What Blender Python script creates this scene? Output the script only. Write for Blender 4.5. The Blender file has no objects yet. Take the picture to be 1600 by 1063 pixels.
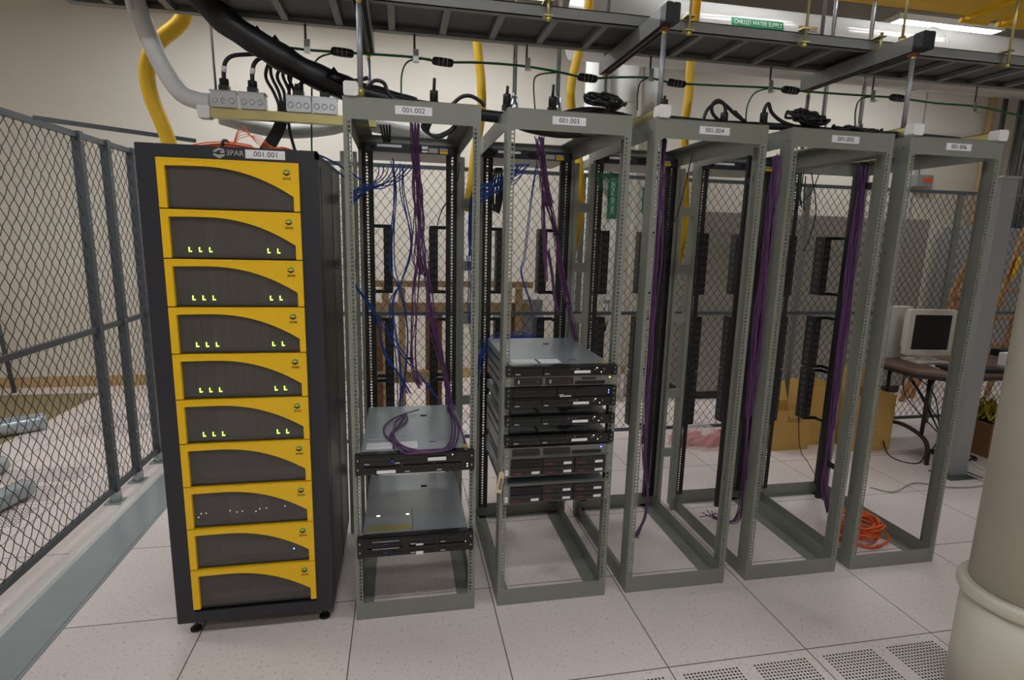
import bpy, math, random
from mathutils import Vector, Matrix
R = random.Random(7)
S = bpy.context.scene
COL = S.collection
PI = math.pi

# ------------------------------------------------------------------ camera
CAM = Vector((-0.3966, -2.3866, 1.6344)); YAW, PIT, ROL, FPX = 0.1966, 0.18, 0.0249, 881.87
cy, sy, ct, st = math.cos(YAW), math.sin(YAW), math.cos(PIT), math.sin(PIT)
FW = Vector((sy*ct, cy*ct, -st)); r0 = Vector((cy, -sy, 0)); u0 = r0.cross(FW)
RT = math.cos(ROL)*r0 + math.sin(ROL)*u0; UP = -math.sin(ROL)*r0 + math.cos(ROL)*u0
cd = bpy.data.cameras.new('camera'); cam = bpy.data.objects.new('camera', cd); COL.objects.link(cam)
cd.sensor_width = 36; cd.lens = 36*FPX/1600; cd.clip_start = .05; cd.clip_end = 60
m3 = Matrix((RT, UP, -FW)).transposed()
cam.matrix_world = Matrix.Translation(CAM) @ m3.to_4x4()
S.camera = cam
# ------------------------------------------------------------------ world, exposure
w = bpy.data.worlds.new('world'); S.world = w; w.use_nodes = True
w.node_tree.nodes['Background'].inputs[0].default_value = (.9, .93, 1, 1)
w.node_tree.nodes['Background'].inputs[1].default_value = .05
S.view_settings.view_transform = 'Standard'; S.view_settings.look = 'None'; S.view_settings.gamma = 1
S.view_settings.use_curve_mapping = False
S.view_settings.exposure = 0.25
LAMP = 23.0            # emission of the fluorescent diffusers
CEIL = 3.8
# fluorescent ceiling fixtures: centre x, centre y (each 1.2 x .3 m)
LAMPS = [(4.84, 2.74), (1.9, 1.5), (3.7, 1.5), (.3, 2.9), (-1.6, 2.9), (-3.2, .4), (-1.2, .5), (-3.0, -2.2), (-.2, -2.2), (2.6, -2.2), (6.3, .4), (-.6, -4.2)]

def at(u, v, y):      # the point at depth y that lies on the line of sight of a photo pixel
    d = FW + RT*((u-800)/FPX) - UP*((v-531.5)/FPX)
    return CAM + d*((y-CAM.y)/d.y)
def on(u, v, z):      # the same at height z
    d = FW + RT*((u-800)/FPX) - UP*((v-531.5)/FPX)
    return CAM + d*((z-CAM.z)/d.z)

# ------------------------------------------------------------------ materials
def srgb(r, g, b):
    f = lambda c: (c/255/12.92) if c/255 <= .04045 else ((c/255+.055)/1.055)**2.4
    return (f(r), f(g), f(b), 1)
M = {}
def mat(name, col, rough=.5, metal=0, emit=None, strength=1, alpha=None, trans=0, noise=0, nscale=20, spec=.5, bump=0):
    m = bpy.data.materials.new(name); m.use_nodes = True
    nt = m.node_tree; b = nt.nodes['Principled BSDF']
    b.inputs['Base Color'].default_value = srgb(*col); b.inputs['Roughness'].default_value = rough
    b.inputs['Metallic'].default_value = metal; b.inputs['Specular IOR Level'].default_value = spec
    if emit: b.inputs['Emission Color'].default_value = srgb(*emit); b.inputs['Emission Strength'].default_value = strength
    if alpha is not None: b.inputs['Alpha'].default_value = alpha
    if trans: b.inputs['Transmission Weight'].default_value = trans
    tc = nt.nodes.new('ShaderNodeTexCoord'); n = nt.nodes.new('ShaderNodeTexNoise')
    n.inputs['Scale'].default_value = nscale; n.inputs['Detail'].default_value = 4
    nt.links.new(tc.outputs['Object'], n.inputs['Vector'])
    a = noise or .03
    mr = nt.nodes.new('ShaderNodeMapRange'); mr.inputs[3].default_value = 1-a; mr.inputs[4].default_value = 1+a
    nt.links.new(n.outputs['Fac'], mr.inputs[0])
    mx = nt.nodes.new('ShaderNodeMix'); mx.data_type = 'RGBA'; mx.blend_type = 'MULTIPLY'; mx.inputs[0].default_value = 1
    mx.inputs[6].default_value = srgb(*col); nt.links.new(mr.outputs[0], mx.inputs[7]); nt.links.new(mx.outputs[2], b.inputs['Base Color'])
    if bump:
        bp = nt.nodes.new('ShaderNodeBump'); bp.inputs['Strength'].default_value = bump; bp.inputs['Distance'].default_value = .01
        nt.links.new(n.outputs['Fac'], bp.inputs['Height']); nt.links.new(bp.outputs[0], b.inputs['Normal'])
    M[name] = m; return m
mat('wall', (222, 214, 200), .75, noise=.02, nscale=3)
mat('ceiling', (118, 111, 102), .8)
mat('rack', (132, 134, 124), .42, noise=.04, nscale=8)
mat('rackdark', (24, 24, 27), .5)
mat('black', (16, 16, 18), .45)
mat('blackgloss', (13, 13, 15), .22)
mat('cab', (38, 39, 46), .45, noise=.05)
mat('cabside', (50, 49, 50), .35, noise=.08, nscale=3)
mat('yellow', (240, 192, 8), .38)
mat('window', (92, 88, 84), .18, alpha=.6)
mat('carrier', (128, 124, 120), .5)
mat('carrierdark', (40, 39, 38), .5)
mat('ledgreen', (190, 255, 90), .5, emit=(190, 255, 80), strength=4)
mat('ledblue', (60, 90, 255), .5, emit=(60, 90, 255), strength=14)
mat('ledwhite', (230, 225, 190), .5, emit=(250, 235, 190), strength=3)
mat('white', (232, 230, 224), .5)
mat('label', (235, 234, 236), .55)
mat('ink', (25, 25, 30), .6)
mat('logogreen', (40, 170, 60), .5); mat('logoblue', (40, 140, 180), .5)
mat('silver', (196, 200, 202), .32, .9, noise=.05, nscale=5)
mat('lid', (176, 184, 190), .33, .75, noise=.06, nscale=4)
mat('hpgrey', (120, 118, 114), .45, .2)
mat('purple', (100, 58, 106), .5, noise=.4, nscale=40)
mat('blue', (22, 72, 150), .45, noise=.2, nscale=30)
mat('orange', (224, 98, 34), .45, noise=.12, nscale=40)
mat('green', (20, 100, 56), .45)
mat('sign', (30, 128, 84), .5)
mat('gold', (196, 184, 128), .35, .8, noise=.15, nscale=10)
mat('goldbolt', (214, 200, 110), .3, .8)
mat('copper', (190, 130, 105), .35, .8)
mat('emt', (190, 196, 200), .25, .95)
mat('rod', (150, 152, 156), .4, .4)
mat('fence', (84, 90, 94), .4, .35)
mat('fencepost', (122, 124, 120), .45, .3)
mat('wire', (44, 44, 46), .45, .4)
mat('tray', (130, 131, 127), .45, noise=.05, nscale=6)
mat('traypan', (96, 96, 98), .6)
mat('yhose', (236, 190, 40), .45)
mat('raceway', (255, 206, 16), .4)
mat('pipewhite', (224, 222, 214), .2, noise=.02, nscale=4)
mat('pipegrey', (186, 184, 180), .14, noise=.02, nscale=4)
mat('column', (192, 186, 170), .38, noise=.03, nscale=3)
mat('pvc', (205, 204, 200), .4)
mat('crac', (150, 146, 136), .6)
mat('wood', (160, 134, 98), .7, noise=.15, nscale=9)
mat('orangewood', (168, 124, 78), .6, noise=.12, nscale=9)
mat('card', (202, 164, 92), .8, noise=.05, nscale=8)
mat('carddark', (120, 84, 50), .85, noise=.08)
mat('table', (104, 80, 66), .45, noise=.1, nscale=14)
mat('tableedge', (36, 28, 26), .5)
mat('beige', (216, 212, 200), .45)
mat('screen', (10, 11, 18), .2)
mat('curbgrey', (168, 176, 176), .22, .3, noise=.05)
mat('curbwhite', (210, 204, 196), .5)
mat('brownfloor', (150, 132, 98), .6, noise=.05)
mat('tanbase', (190, 158, 112), .6)
mat('plasticred', (214, 84, 84), .35, noise=.3, nscale=25)
mat('film', (235, 225, 226), .12, alpha=.35)
mat('manila', (214, 200, 160), .7)
mat('alarmred', (220, 90, 40), .5)
mat('greycable', (170, 168, 164), .5)
mat('blueplastic', (40, 62, 170), .35)
mat('yellowcable', (190, 170, 50), .5)
mat('lamp', (255, 255, 250), .5, emit=(246, 250, 255), strength=LAMP)
mat('hole', (14, 14, 14), .8)
mat('redmark', (104, 48, 50), .5)
mat('corr', (150, 152, 152), .5, .2)

def floor_mat():
    m = bpy.data.materials.new('floor'); m.use_nodes = True; nt = m.node_tree; N = nt.nodes.new; L = nt.links.new
    b = nt.nodes['Principled BSDF']; tc = N('ShaderNodeTexCoord')
    mp = N('ShaderNodeMapping'); mp.inputs['Scale'].default_value = (1/.61,)*3; L(tc.outputs['Object'], mp.inputs[0])
    sp = N('ShaderNodeSeparateXYZ'); L(mp.outputs[0], sp.inputs[0])
    def seam(o):
        f = N('ShaderNodeMath'); f.operation = 'FRACT'; L(o, f.inputs[0])
        a = N('ShaderNodeMath'); a.operation = 'SUBTRACT'; L(f.outputs[0], a.inputs[0]); a.inputs[1].default_value = .5
        c = N('ShaderNodeMath'); c.operation = 'ABSOLUTE'; L(a.outputs[0], c.inputs[0])
        g = N('ShaderNodeMath'); g.operation = 'GREATER_THAN'; L(c.outputs[0], g.inputs[0]); g.inputs[1].default_value = .4962
        return g.outputs[0]
    mx = N('ShaderNodeMath'); mx.operation = 'MAXIMUM'; L(seam(sp.outputs[0]), mx.inputs[0]); L(seam(sp.outputs[1]), mx.inputs[1])
    fl = N('ShaderNodeVectorMath'); fl.operation = 'FLOOR'; L(mp.outputs[0], fl.inputs[0])
    wn = N('ShaderNodeTexWhiteNoise'); L(fl.outputs[0], wn.inputs['Vector'])
    n1 = N('ShaderNodeTexNoise'); n1.inputs['Scale'].default_value = 75; n1.inputs['Detail'].default_value = 3; L(tc.outputs['Object'], n1.inputs['Vector'])
    cr = N('ShaderNodeValToRGB'); L(n1.outputs['Fac'], cr.inputs[0])
    cr.color_ramp.elements[0].position = .28; cr.color_ramp.elements[0].color = srgb(200, 185, 176)
    cr.color_ramp.elements[1].position = .42; cr.color_ramp.elements[1].color = srgb(236, 222, 215)
    n2 = N('ShaderNodeTexNoise'); n2.inputs['Scale'].default_value = 3; n2.inputs['Detail'].default_value = 5; L(tc.outputs['Object'], n2.inputs['Vector'])
    ad = N('ShaderNodeMath'); ad.operation = 'ADD'; L(n2.outputs['Fac'], ad.inputs[0]); L(wn.outputs['Value'], ad.inputs[1])
    mr = N('ShaderNodeMapRange'); L(ad.outputs[0], mr.inputs[0]); mr.inputs[1].default_value = .3; mr.inputs[2].default_value = 1.6; mr.inputs[3].default_value = .93; mr.inputs[4].default_value = 1.04
    mu = N('ShaderNodeMix'); mu.data_type = 'RGBA'; mu.blend_type = 'MULTIPLY'; mu.inputs[0].default_value = 1
    L(cr.outputs[0], mu.inputs[6]); L(mr.outputs[0], mu.inputs[7])
    m2 = N('ShaderNodeMix'); m2.data_type = 'RGBA'; L(mx.outputs[0], m2.inputs[0]); L(mu.outputs[2], m2.inputs[6]); m2.inputs[7].default_value = srgb(92, 84, 80)
    L(m2.outputs[2], b.inputs['Base Color']); b.inputs['Roughness'].default_value = .33; b.inputs['Specular IOR Level'].default_value = .45
    M['floor'] = m
floor_mat()

# ------------------------------------------------------------------ mesh builder
def smooth_pts(pts, k=5):
    P = [Vector(p) for p in pts]
    if len(P) < 3 or k < 2: return P
    Q = [2*P[0]-P[1]] + P + [2*P[-1]-P[-2]]; out = []
    for i in range(1, len(Q)-2):
        a, b, c, d = Q[i-1:i+3]
        for j in range(k):
            t = j/k; out.append(.5*((2*b)+(c-a)*t+(2*a-5*b+4*c-d)*t*t+(3*b-a-3*c+d)*t**3))
    return out + [P[-1]]
class MB:
    def __init__(s): s.v = []; s.f = []; s.mi = []; s.sm = []; s.mats = []; s.c = 0
    def m(s, name):
        if name not in s.mats: s.mats.append(name)
        s.c = s.mats.index(name); return s
    def add(s, vs, fs, sm=False):
        o = len(s.v); s.v += [Vector(v) for v in vs]
        for f in fs: s.f.append([o+i for i in f]); s.mi.append(s.c); s.sm.append(sm)
        return s
    def box(s, x0, x1, y0, y1, z0, z1):
        return s.add([(x, y, z) for x in (x0, x1) for y in (y0, y1) for z in (z0, z1)],
                     [(0, 1, 3, 2), (4, 6, 7, 5), (0, 4, 5, 1), (2, 3, 7, 6), (0, 2, 6, 4), (1, 5, 7, 3)])
    def bbox(s, x0, x1, y0, y1, z0, z1, b=.004):      # box with chamfered vertical-plane edges
        pr = [(x0+b, z0), (x1-b, z0), (x1, z0+b), (x1, z1-b), (x1-b, z1), (x0+b, z1), (x0, z1-b), (x0, z0+b)]
        return s.prism([(x, y0, z) for x, z in pr], (0, y1-y0, 0))
    def bar(s, a, b, w, h, up=(0, 0, 1)):             # rectangular bar from a to b
        a, b = Vector(a), Vector(b); d = (b-a).normalized(); u = Vector(up)
        if abs(d.dot(u)) > .99: u = Vector((0, 1, 0))
        sx = d.cross(u).normalized(); u = sx.cross(d)
        c = [sx*w/2*i+u*h/2*j for i, j in ((-1, -1), (1, -1), (1, 1), (-1, 1))]
        return s.add([a+k for k in c]+[b+k for k in c], [(3, 2, 1, 0), (4, 5, 6, 7)]+[(i, (i+1) % 4, (i+1) % 4+4, i+4) for i in range(4)])
    def prism(s, poly, ext):
        n = len(poly); e = Vector(ext); P = [Vector(p) for p in poly]
        return s.add(P+[p+e for p in P], [tuple(range(n)), tuple(range(2*n-1, n-1, -1))]+[(i, i+n, (i+1) % n+n, (i+1) % n) for i in range(n)])
    def tube(s, pts, r, n=6, k=5, caps=True):
        P = smooth_pts(pts, k); L = len(P); ring = []; rr = r if callable(r) else (lambda t: r)
        t0 = (P[1]-P[0]).normalized(); u = t0.orthogonal().normalized()
        for i, p in enumerate(P):
            t = (P[min(i+1, L-1)]-P[max(i-1, 0)])
            t = t.normalized() if t.length > 1e-9 else t0
            u = (u-t*u.dot(t)); u = u.normalized() if u.length > 1e-6 else t.orthogonal().normalized()
            w_ = t.cross(u); q = rr(i/(L-1))
            ring += [p+(u*math.cos(a)+w_*math.sin(a))*q for a in [2*PI*j/n for j in range(n)]]
        fs = [(i*n+j, i*n+(j+1) % n, (i+1)*n+(j+1) % n, (i+1)*n+j) for i in range(L-1) for j in range(n)]
        s.add(ring, fs, True)
        if caps:
            o = len(s.v)-len(ring)
            s.f.append([o+j for j in range(n)][::-1]); s.f.append([o+(L-1)*n+j for j in range(n)]); s.mi += [s.c]*2; s.sm += [False]*2
        return s
    def cyl(s, a, b, r, n=12): return s.tube([a, b], r, n, 1)
    def torus(s, c, R_, r, ax='z', n=28, m_=8, ph=(0, 2*PI), sq=1):
        pts = []
        for i in range(n+1):
            a = ph[0]+(ph[1]-ph[0])*i/n; x, y = R_*math.cos(a), R_*sq*math.sin(a)
            pts.append(Vector(c)+Vector({'z': (x, y, 0), 'y': (x, 0, y), 'x': (0, x, y)}[ax]))
        return s.tube(pts, r, m_, 1)
    def build(s, name, parent=None, world=False, smooth=None):
        off = Vector((0, 0, 0))
        if world:
            p = parent
            while p is not None: off += p.location; p = p.parent
        me = bpy.data.meshes.new(name); me.from_pydata([v-off for v in s.v], [], s.f)
        for k in s.mats: me.materials.append(M[k])
        me.polygons.foreach_set('material_index', s.mi); me.polygons.foreach_set('use_smooth', s.sm)
        me.update()
        o = bpy.data.objects.new(name, me); COL.objects.link(o); o.parent = parent
        return o
def tag(o, label, cat, group=None):
    o['label'] = label; o['category'] = cat
    if group: o['group'] = group
    return o
def thing(name, label, cat, loc=(0, 0, 0), group=None, rz=0):
    o = bpy.data.objects.new(name, None); COL.objects.link(o); o.location = loc; o.rotation_euler = (0, 0, rz); o.empty_display_size = .1
    return tag(o, label, cat, group)
def dup(o, loc=None, label=None, parent=None):
    c = o.copy(); COL.objects.link(c); c.parent = parent
    if loc is not None: c.location = loc
    if label: c['label'] = label
    for ch in list(o.children): dup(ch, parent=c)
    return c
def text(s, size, loc, mname, parent, name='lettering', rot=(PI/2, 0, 0), align='CENTER', ext=.0004):
    cu = bpy.data.curves.new(name, 'FONT'); cu.body = s; cu.size = size; cu.align_x = align; cu.align_y = 'CENTER'; cu.extrude = ext
    cu.materials.append(M[mname]); cu.resolution_u = 3
    tmp = bpy.data.objects.new('tmp', cu); me = bpy.data.meshes.new_from_object(tmp); me.name = name
    bpy.data.objects.remove(tmp); bpy.data.curves.remove(cu)
    o = bpy.data.objects.new(name, me); COL.objects.link(o); o.location = loc; o.rotation_euler = rot; o.parent = parent
    return o
def struct(o): o['kind'] = 'structure'; return o
def J(p, a=.01): return Vector(p)+Vector((R.uniform(-a, a), R.uniform(-a, a), R.uniform(-a, a)))

# ------------------------------------------------------------------ the room
X0, X1, Y0, Y1 = -6.2, 8.2, -5.5, 4.05
struct(MB().m('floor').box(X0, X1, Y0, Y1, -.1, 0).build('floor'))
struct(MB().m('ceiling').box(X0, X1, Y0, Y1, CEIL, CEIL+.1).build('ceiling'))
wb = MB().m('wall').box(X0, X1, Y1, Y1+.1, 0, CEIL)
struct(wb.build('wall_back'))
struct(MB().m('wall').box(X0-.1, X0, Y0, Y1, 0, CEIL).build('wall_left'))
struct(MB().m('wall').box(X1, X1+.1, Y0, Y1, 0, CEIL).build('wall_right'))
struct(MB().m('wall').box(X0, X1, Y0-.1, Y0, 0, CEIL).build('wall_front'))
struct(MB().m('tanbase').box(X0, X1, Y1-.015, Y1, 0, .11).build('baseboard_back'))
struct(MB().m('greycable').box(6.14, 6.165, Y1-.006, Y1, .11, CEIL).build('trim_1'))
struct(MB().m('curbgrey').box(-1.985, -1.79, -2.2, 1.82, 0, .008).box(-1.79, -1.775, -2.2, 1.82, 0, .004).build('trim_2'))
def ridge():
    m = MB().m('curbwhite'); pr = [(-2.06, 0), (-2.045, .014), (-2.02, .022), (-1.995, .02), (-1.985, .008), (-1.985, 0)]
    m.prism([(x, -2.2, z) for x, z in pr], (0, 4.02, 0)); return m
struct(ridge().build('trim_3'))
bf = MB().m('brownfloor').add([(X0, 2.0, .002), (-3.38, 2.05, .002), (-3.34, 3.76, .002), (X0, 3.76, .002), (X0, 2.0, 0), (-3.38, 2.05, 0), (-3.34, 3.76, 0), (X0, 3.76, 0)],
    [(0, 1, 2, 3), (7, 6, 5, 4), (0, 4, 5, 1), (1, 5, 6, 2), (2, 6, 7, 3), (3, 7, 4, 0)])
tag(bf.build('floor_mat'), 'flat brown floor covering beyond the fence near the back wall', 'floor mat')

# ceiling lights
vis = {0: 'lit ceiling light panel seen beneath the yellow raceway'}
for i, (x, y) in enumerate(LAMPS):
    t = thing('ceiling_light', vis.get(i, 'long fluorescent ceiling light out of the picture'), 'light', (x, y, CEIL), 'fluorescent ceiling lights')
    MB().m('white').box(-.61, .61, -.16, -.14, -.05, 0).box(-.61, .61, .14, .16, -.05, 0).box(-.61, -.59, -.14, .14, -.05, 0).box(.59, .61, -.14, .14, -.05, 0).build('frame', t)
    if i in (1, 2):      # bare twin tubes
        for a in (-.07, .07): MB().m('lamp').cyl((-.58, a, -.03), (.58, a, -.03), .016, 10).build('tube', t)
    else: MB().m('lamp').box(-.59, .59, -.14, .14, -.045, -.03).build('diffuser', t)

# ------------------------------------------------------------------ racks
W, D, H = .508, .84, 2.125
RX = [-.598, .0135, .6235, 1.2475, 1.841]; RY = -.139
def holes(m, xa, xb, y, z0, z1, step, hw, side=0, th=.003, yb=None):
    """a steel strip from xa to xb at depth y with a column of square holes hw wide; real openings"""
    xc = (xa+xb)/2 if not side else xa+side
    m.box(xa, xc-hw/2, y, y+th, z0, z1); m.box(xc+hw/2, xb, y, y+th, z0, z1)
    z = z0; k = 0
    n = int((z1-z0)/step)
    for i in range(n+1):
        za = z0+i*step; zb = min(za+step-hw, z1)
        if zb > za: m.box(xc-hw/2, xc+hw/2, y, y+th, za, zb)
def upright(mx, my):
    m = MB().m('rack'); f = .03; s_ = .075; T = .0025
    # front flange with rack holes, side web, return lip
    n0 = len(m.v)
    m.box(0, f, 0, T, 0, .085); m.box(0, f, 0, T, H-.085, H)
    holes(m, 0, f, 0, .085, H-.085, .0159, .0098, side=.0205)
    m.box(0, T, T, s_, 0, H); m.box(T, .016, s_-T, s_, .08, H-.08)
    m.m('hole').box(-.0006, 0, .05, .056, 1.6, 1.606).box(-.0006, 0, .05, .056, .4, .406).box(-.0006, 0, .03, .036, 2.07, 2.076)
    for v in m.v[n0:]:
        if mx: v.x = W-v.x
        if my: v.y = D-v.y
    return m
def rackframe(top):
    m = MB().m('rack'); h = .078; T = .0025; z0, z1 = (H-h, H) if top else (0, h)
    a, b = (z1-T, z1) if top else (z0, z0+T)
    for y0, s_ in ((.001, 1), (D-.001, -1)):           # front and rear members
        ya, yb = sorted((y0, y0+s_*T)); m.box(.03, W-.03, ya, yb, z0, z1)
        ya, yb = sorted((y0, y0+s_*.03)); m.box(.03, W-.03, ya, yb, a, b)
    for x0, s_ in ((.0, 1), (W, -1)):
        xa, xb = sorted((x0, x0+s_*T)); m.box(xa, xb, .075, D-.075, z0, z1)
        xa, xb = sorted((x0+s_*T, x0+s_*.068)); m.box(xa, xb, .0035, D-.0035, a, b)
    return m
def rearrail(mx):
    m = MB().m('rackdark'); y = .785
    holes(m, .004, .07, y, .0785, 2.046, .0159, .0098, side=.036)
    m.box(.067, .07, y+.003, y+.03, .0785, 2.046); m.box(.004, .007, y+.003, y+.03, .0785, 2.046)
    if mx:
        for v in m.v: v.x = W-v.x
    return m
proto = None
for i, x in enumerate(RX):
    lab = ['open grey rack labelled 001.002 beside the black cabinet', 'open grey rack labelled 001.003 holding the stack of nine servers',
           'empty open grey rack labelled 001.004 with purple cables inside its front post', 'empty open grey rack labelled 001.005',
           'empty open grey rack labelled 001.006 at the end of the row'][i]
    if i == 0:
        t = thing('server_rack', lab, 'rack', (x, RY, 0), 'open grey four-post racks')
        for mx in (0, 1):
            for my in (0, 1): upright(mx, my).build('upright', t)
        rackframe(True).build('top_frame', t); rackframe(False).build('base_frame', t)
        for mx in (0, 1): rearrail(mx).build('rear_rail', t)['label'] = 'black perforated inner rail'
        proto = t; kids = list(t.children); base = t
    else:
        t = dup(base, (x, RY, 0), lab)
    racks = globals().setdefault('RACKS', []); racks.append(t)
for i, t in enumerate(RACKS):
    lx = [.255, .245, .26, .26, .26][i]
    lb = MB().m('label').box(lx-.068, lx+.068, -.0012, .001, 2.073, 2.103).build('name_label', t); lb['label'] = 'white printed label'
    text('001.00%d' % (i+2), .026, (lx, -.0016, 2.088), 'ink', lb)

# ladders of grey brackets tying neighbouring rear posts together
for i, (x, nm) in enumerate([(-.598-.085, 'between the black cabinet and rack 001.002'), (-.09, 'between racks 001.002 and 001.003'), (.5215, 'between racks 001.003 and 001.004'), (1.1315, 'between racks 001.004 and 001.005'), (1.7555, 'between racks 001.005 and 001.006')]):
    wd = [.08, .1035, .102, .116, .0855][i]
    t = thing('cable_ladder', 'grey vertical cable ladder '+nm, 'cable ladder', (x, RY+.74, .0), 'vertical cable ladders')
    for a in (.001, wd-.02): MB().m('rack').box(a, a+.019, 0, .03, 0, 2.03).build('side_rail', t)
    for z in (.35, .72, 1.17, 1.455, 1.775): MB().m('rack').box(.02, wd-.02, .004, .026, z, z+.05).build('rung', t)

# ------------------------------------------------------------------ black storage cabinet
cx0, cx1, cyf, cyr, cz0, cz1 = -1.290, -.690, -.15, .62, .072, 1.925
t = thing('storage_cabinet', 'tall black equipment cabinet with ten yellow framed drive units', 'cabinet', (cx0, cyf, 0))
wC, dC = cx1-cx0, cyr-cyf
body = MB().m('cabside').box(wC-.02, wC, .03, dC, cz0, cz1-.02).box(0, .02, .03, dC, cz0, cz1-.02)
body.m('cab').box(.02, wC-.02, dC-.02, dC, cz0, cz1-.02).box(.0, wC, .03, dC, cz1-.02, cz1-.004)
body.m('cabside').box(wC, wC+.002, .07, .075, cz0, cz1-.05).box(wC, wC+.002, .42, .424, cz0, cz1-.05)
body.build('body', t)
fr = MB().m('cab')
fr.bbox(0, .064, 0, .03, cz0, cz1, .003).bbox(wC-.066, wC, 0, .03, cz0, cz1, .003)
fr.bbox(.064, wC-.066, 0, .03, cz0, cz0+.048, .002).bbox(.064, wC-.066, 0, .03, cz1-.045, cz1, .002)
fr.prism([(wC, .0, cz1), (wC, .0, cz1-.03), (wC, .05, cz1-.03), (wC, .05, cz1-.01)], (-.01, 0, 0))
fr.build('door_frame', t)
MB().m('black').box(.02, wC-.02, .1, .102, cz0, cz1-.05).box(.02, wC-.02, .03, dC-.03, cz0, cz0+.01).build('inner_panel', t)
for fx in (.045, wC-.045):
    for fy in (.06, dC-.06):
        MB().m('emt').cyl((fx, fy, .008), (fx, fy, cz0+.01), .009, 8).m('black').cyl((fx, fy, 0), (fx, fy, .009), .022, 12).build('levelling_foot', t)
lb = MB().m('label').box(.356, .489, -.002, 0, 1.888, 1.918).build('name_label', t); lb['label'] = 'white printed label'
text('.001.001', .026, (.4225, -.0026, 1.903), 'ink', lb)
def logo(m, x, y, z, s, cols):
    # three folded bands around a hexagon
    q = [(-1, .25), (-.1, .8), (.75, .55), (.75, .3), (-.05, .45), (-.45, .15), (-.75, .05)]
    m.m(cols[0]).prism([(x+a*s, y, z+b*s) for a, b in q], (0, .001, 0))
    q = [(.15, .2), (.85, .3), (.85, .0), (.15, -.05)]
    m.m(cols[1]).prism([(x+a*s, y, z+b*s) for a, b in q], (0, .001, 0))
    q = [(-.95, -.1), (-.2, -.35), (.8, -.2), (.85, -.45), (-.05, -.95), (-.9, -.45)]
    m.m(cols[2]).prism([(x+a*s, y, z+b*s) for a, b in q], (0, .001, 0))
lg = MB(); logo(lg, .27, -.0012, 1.903, .021, ('silver', 'silver', 'silver')); lg = lg.build('logo', t)
text('3PAR', .026, (.3215, -.0014, 1.903), 'silver', lg)

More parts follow.
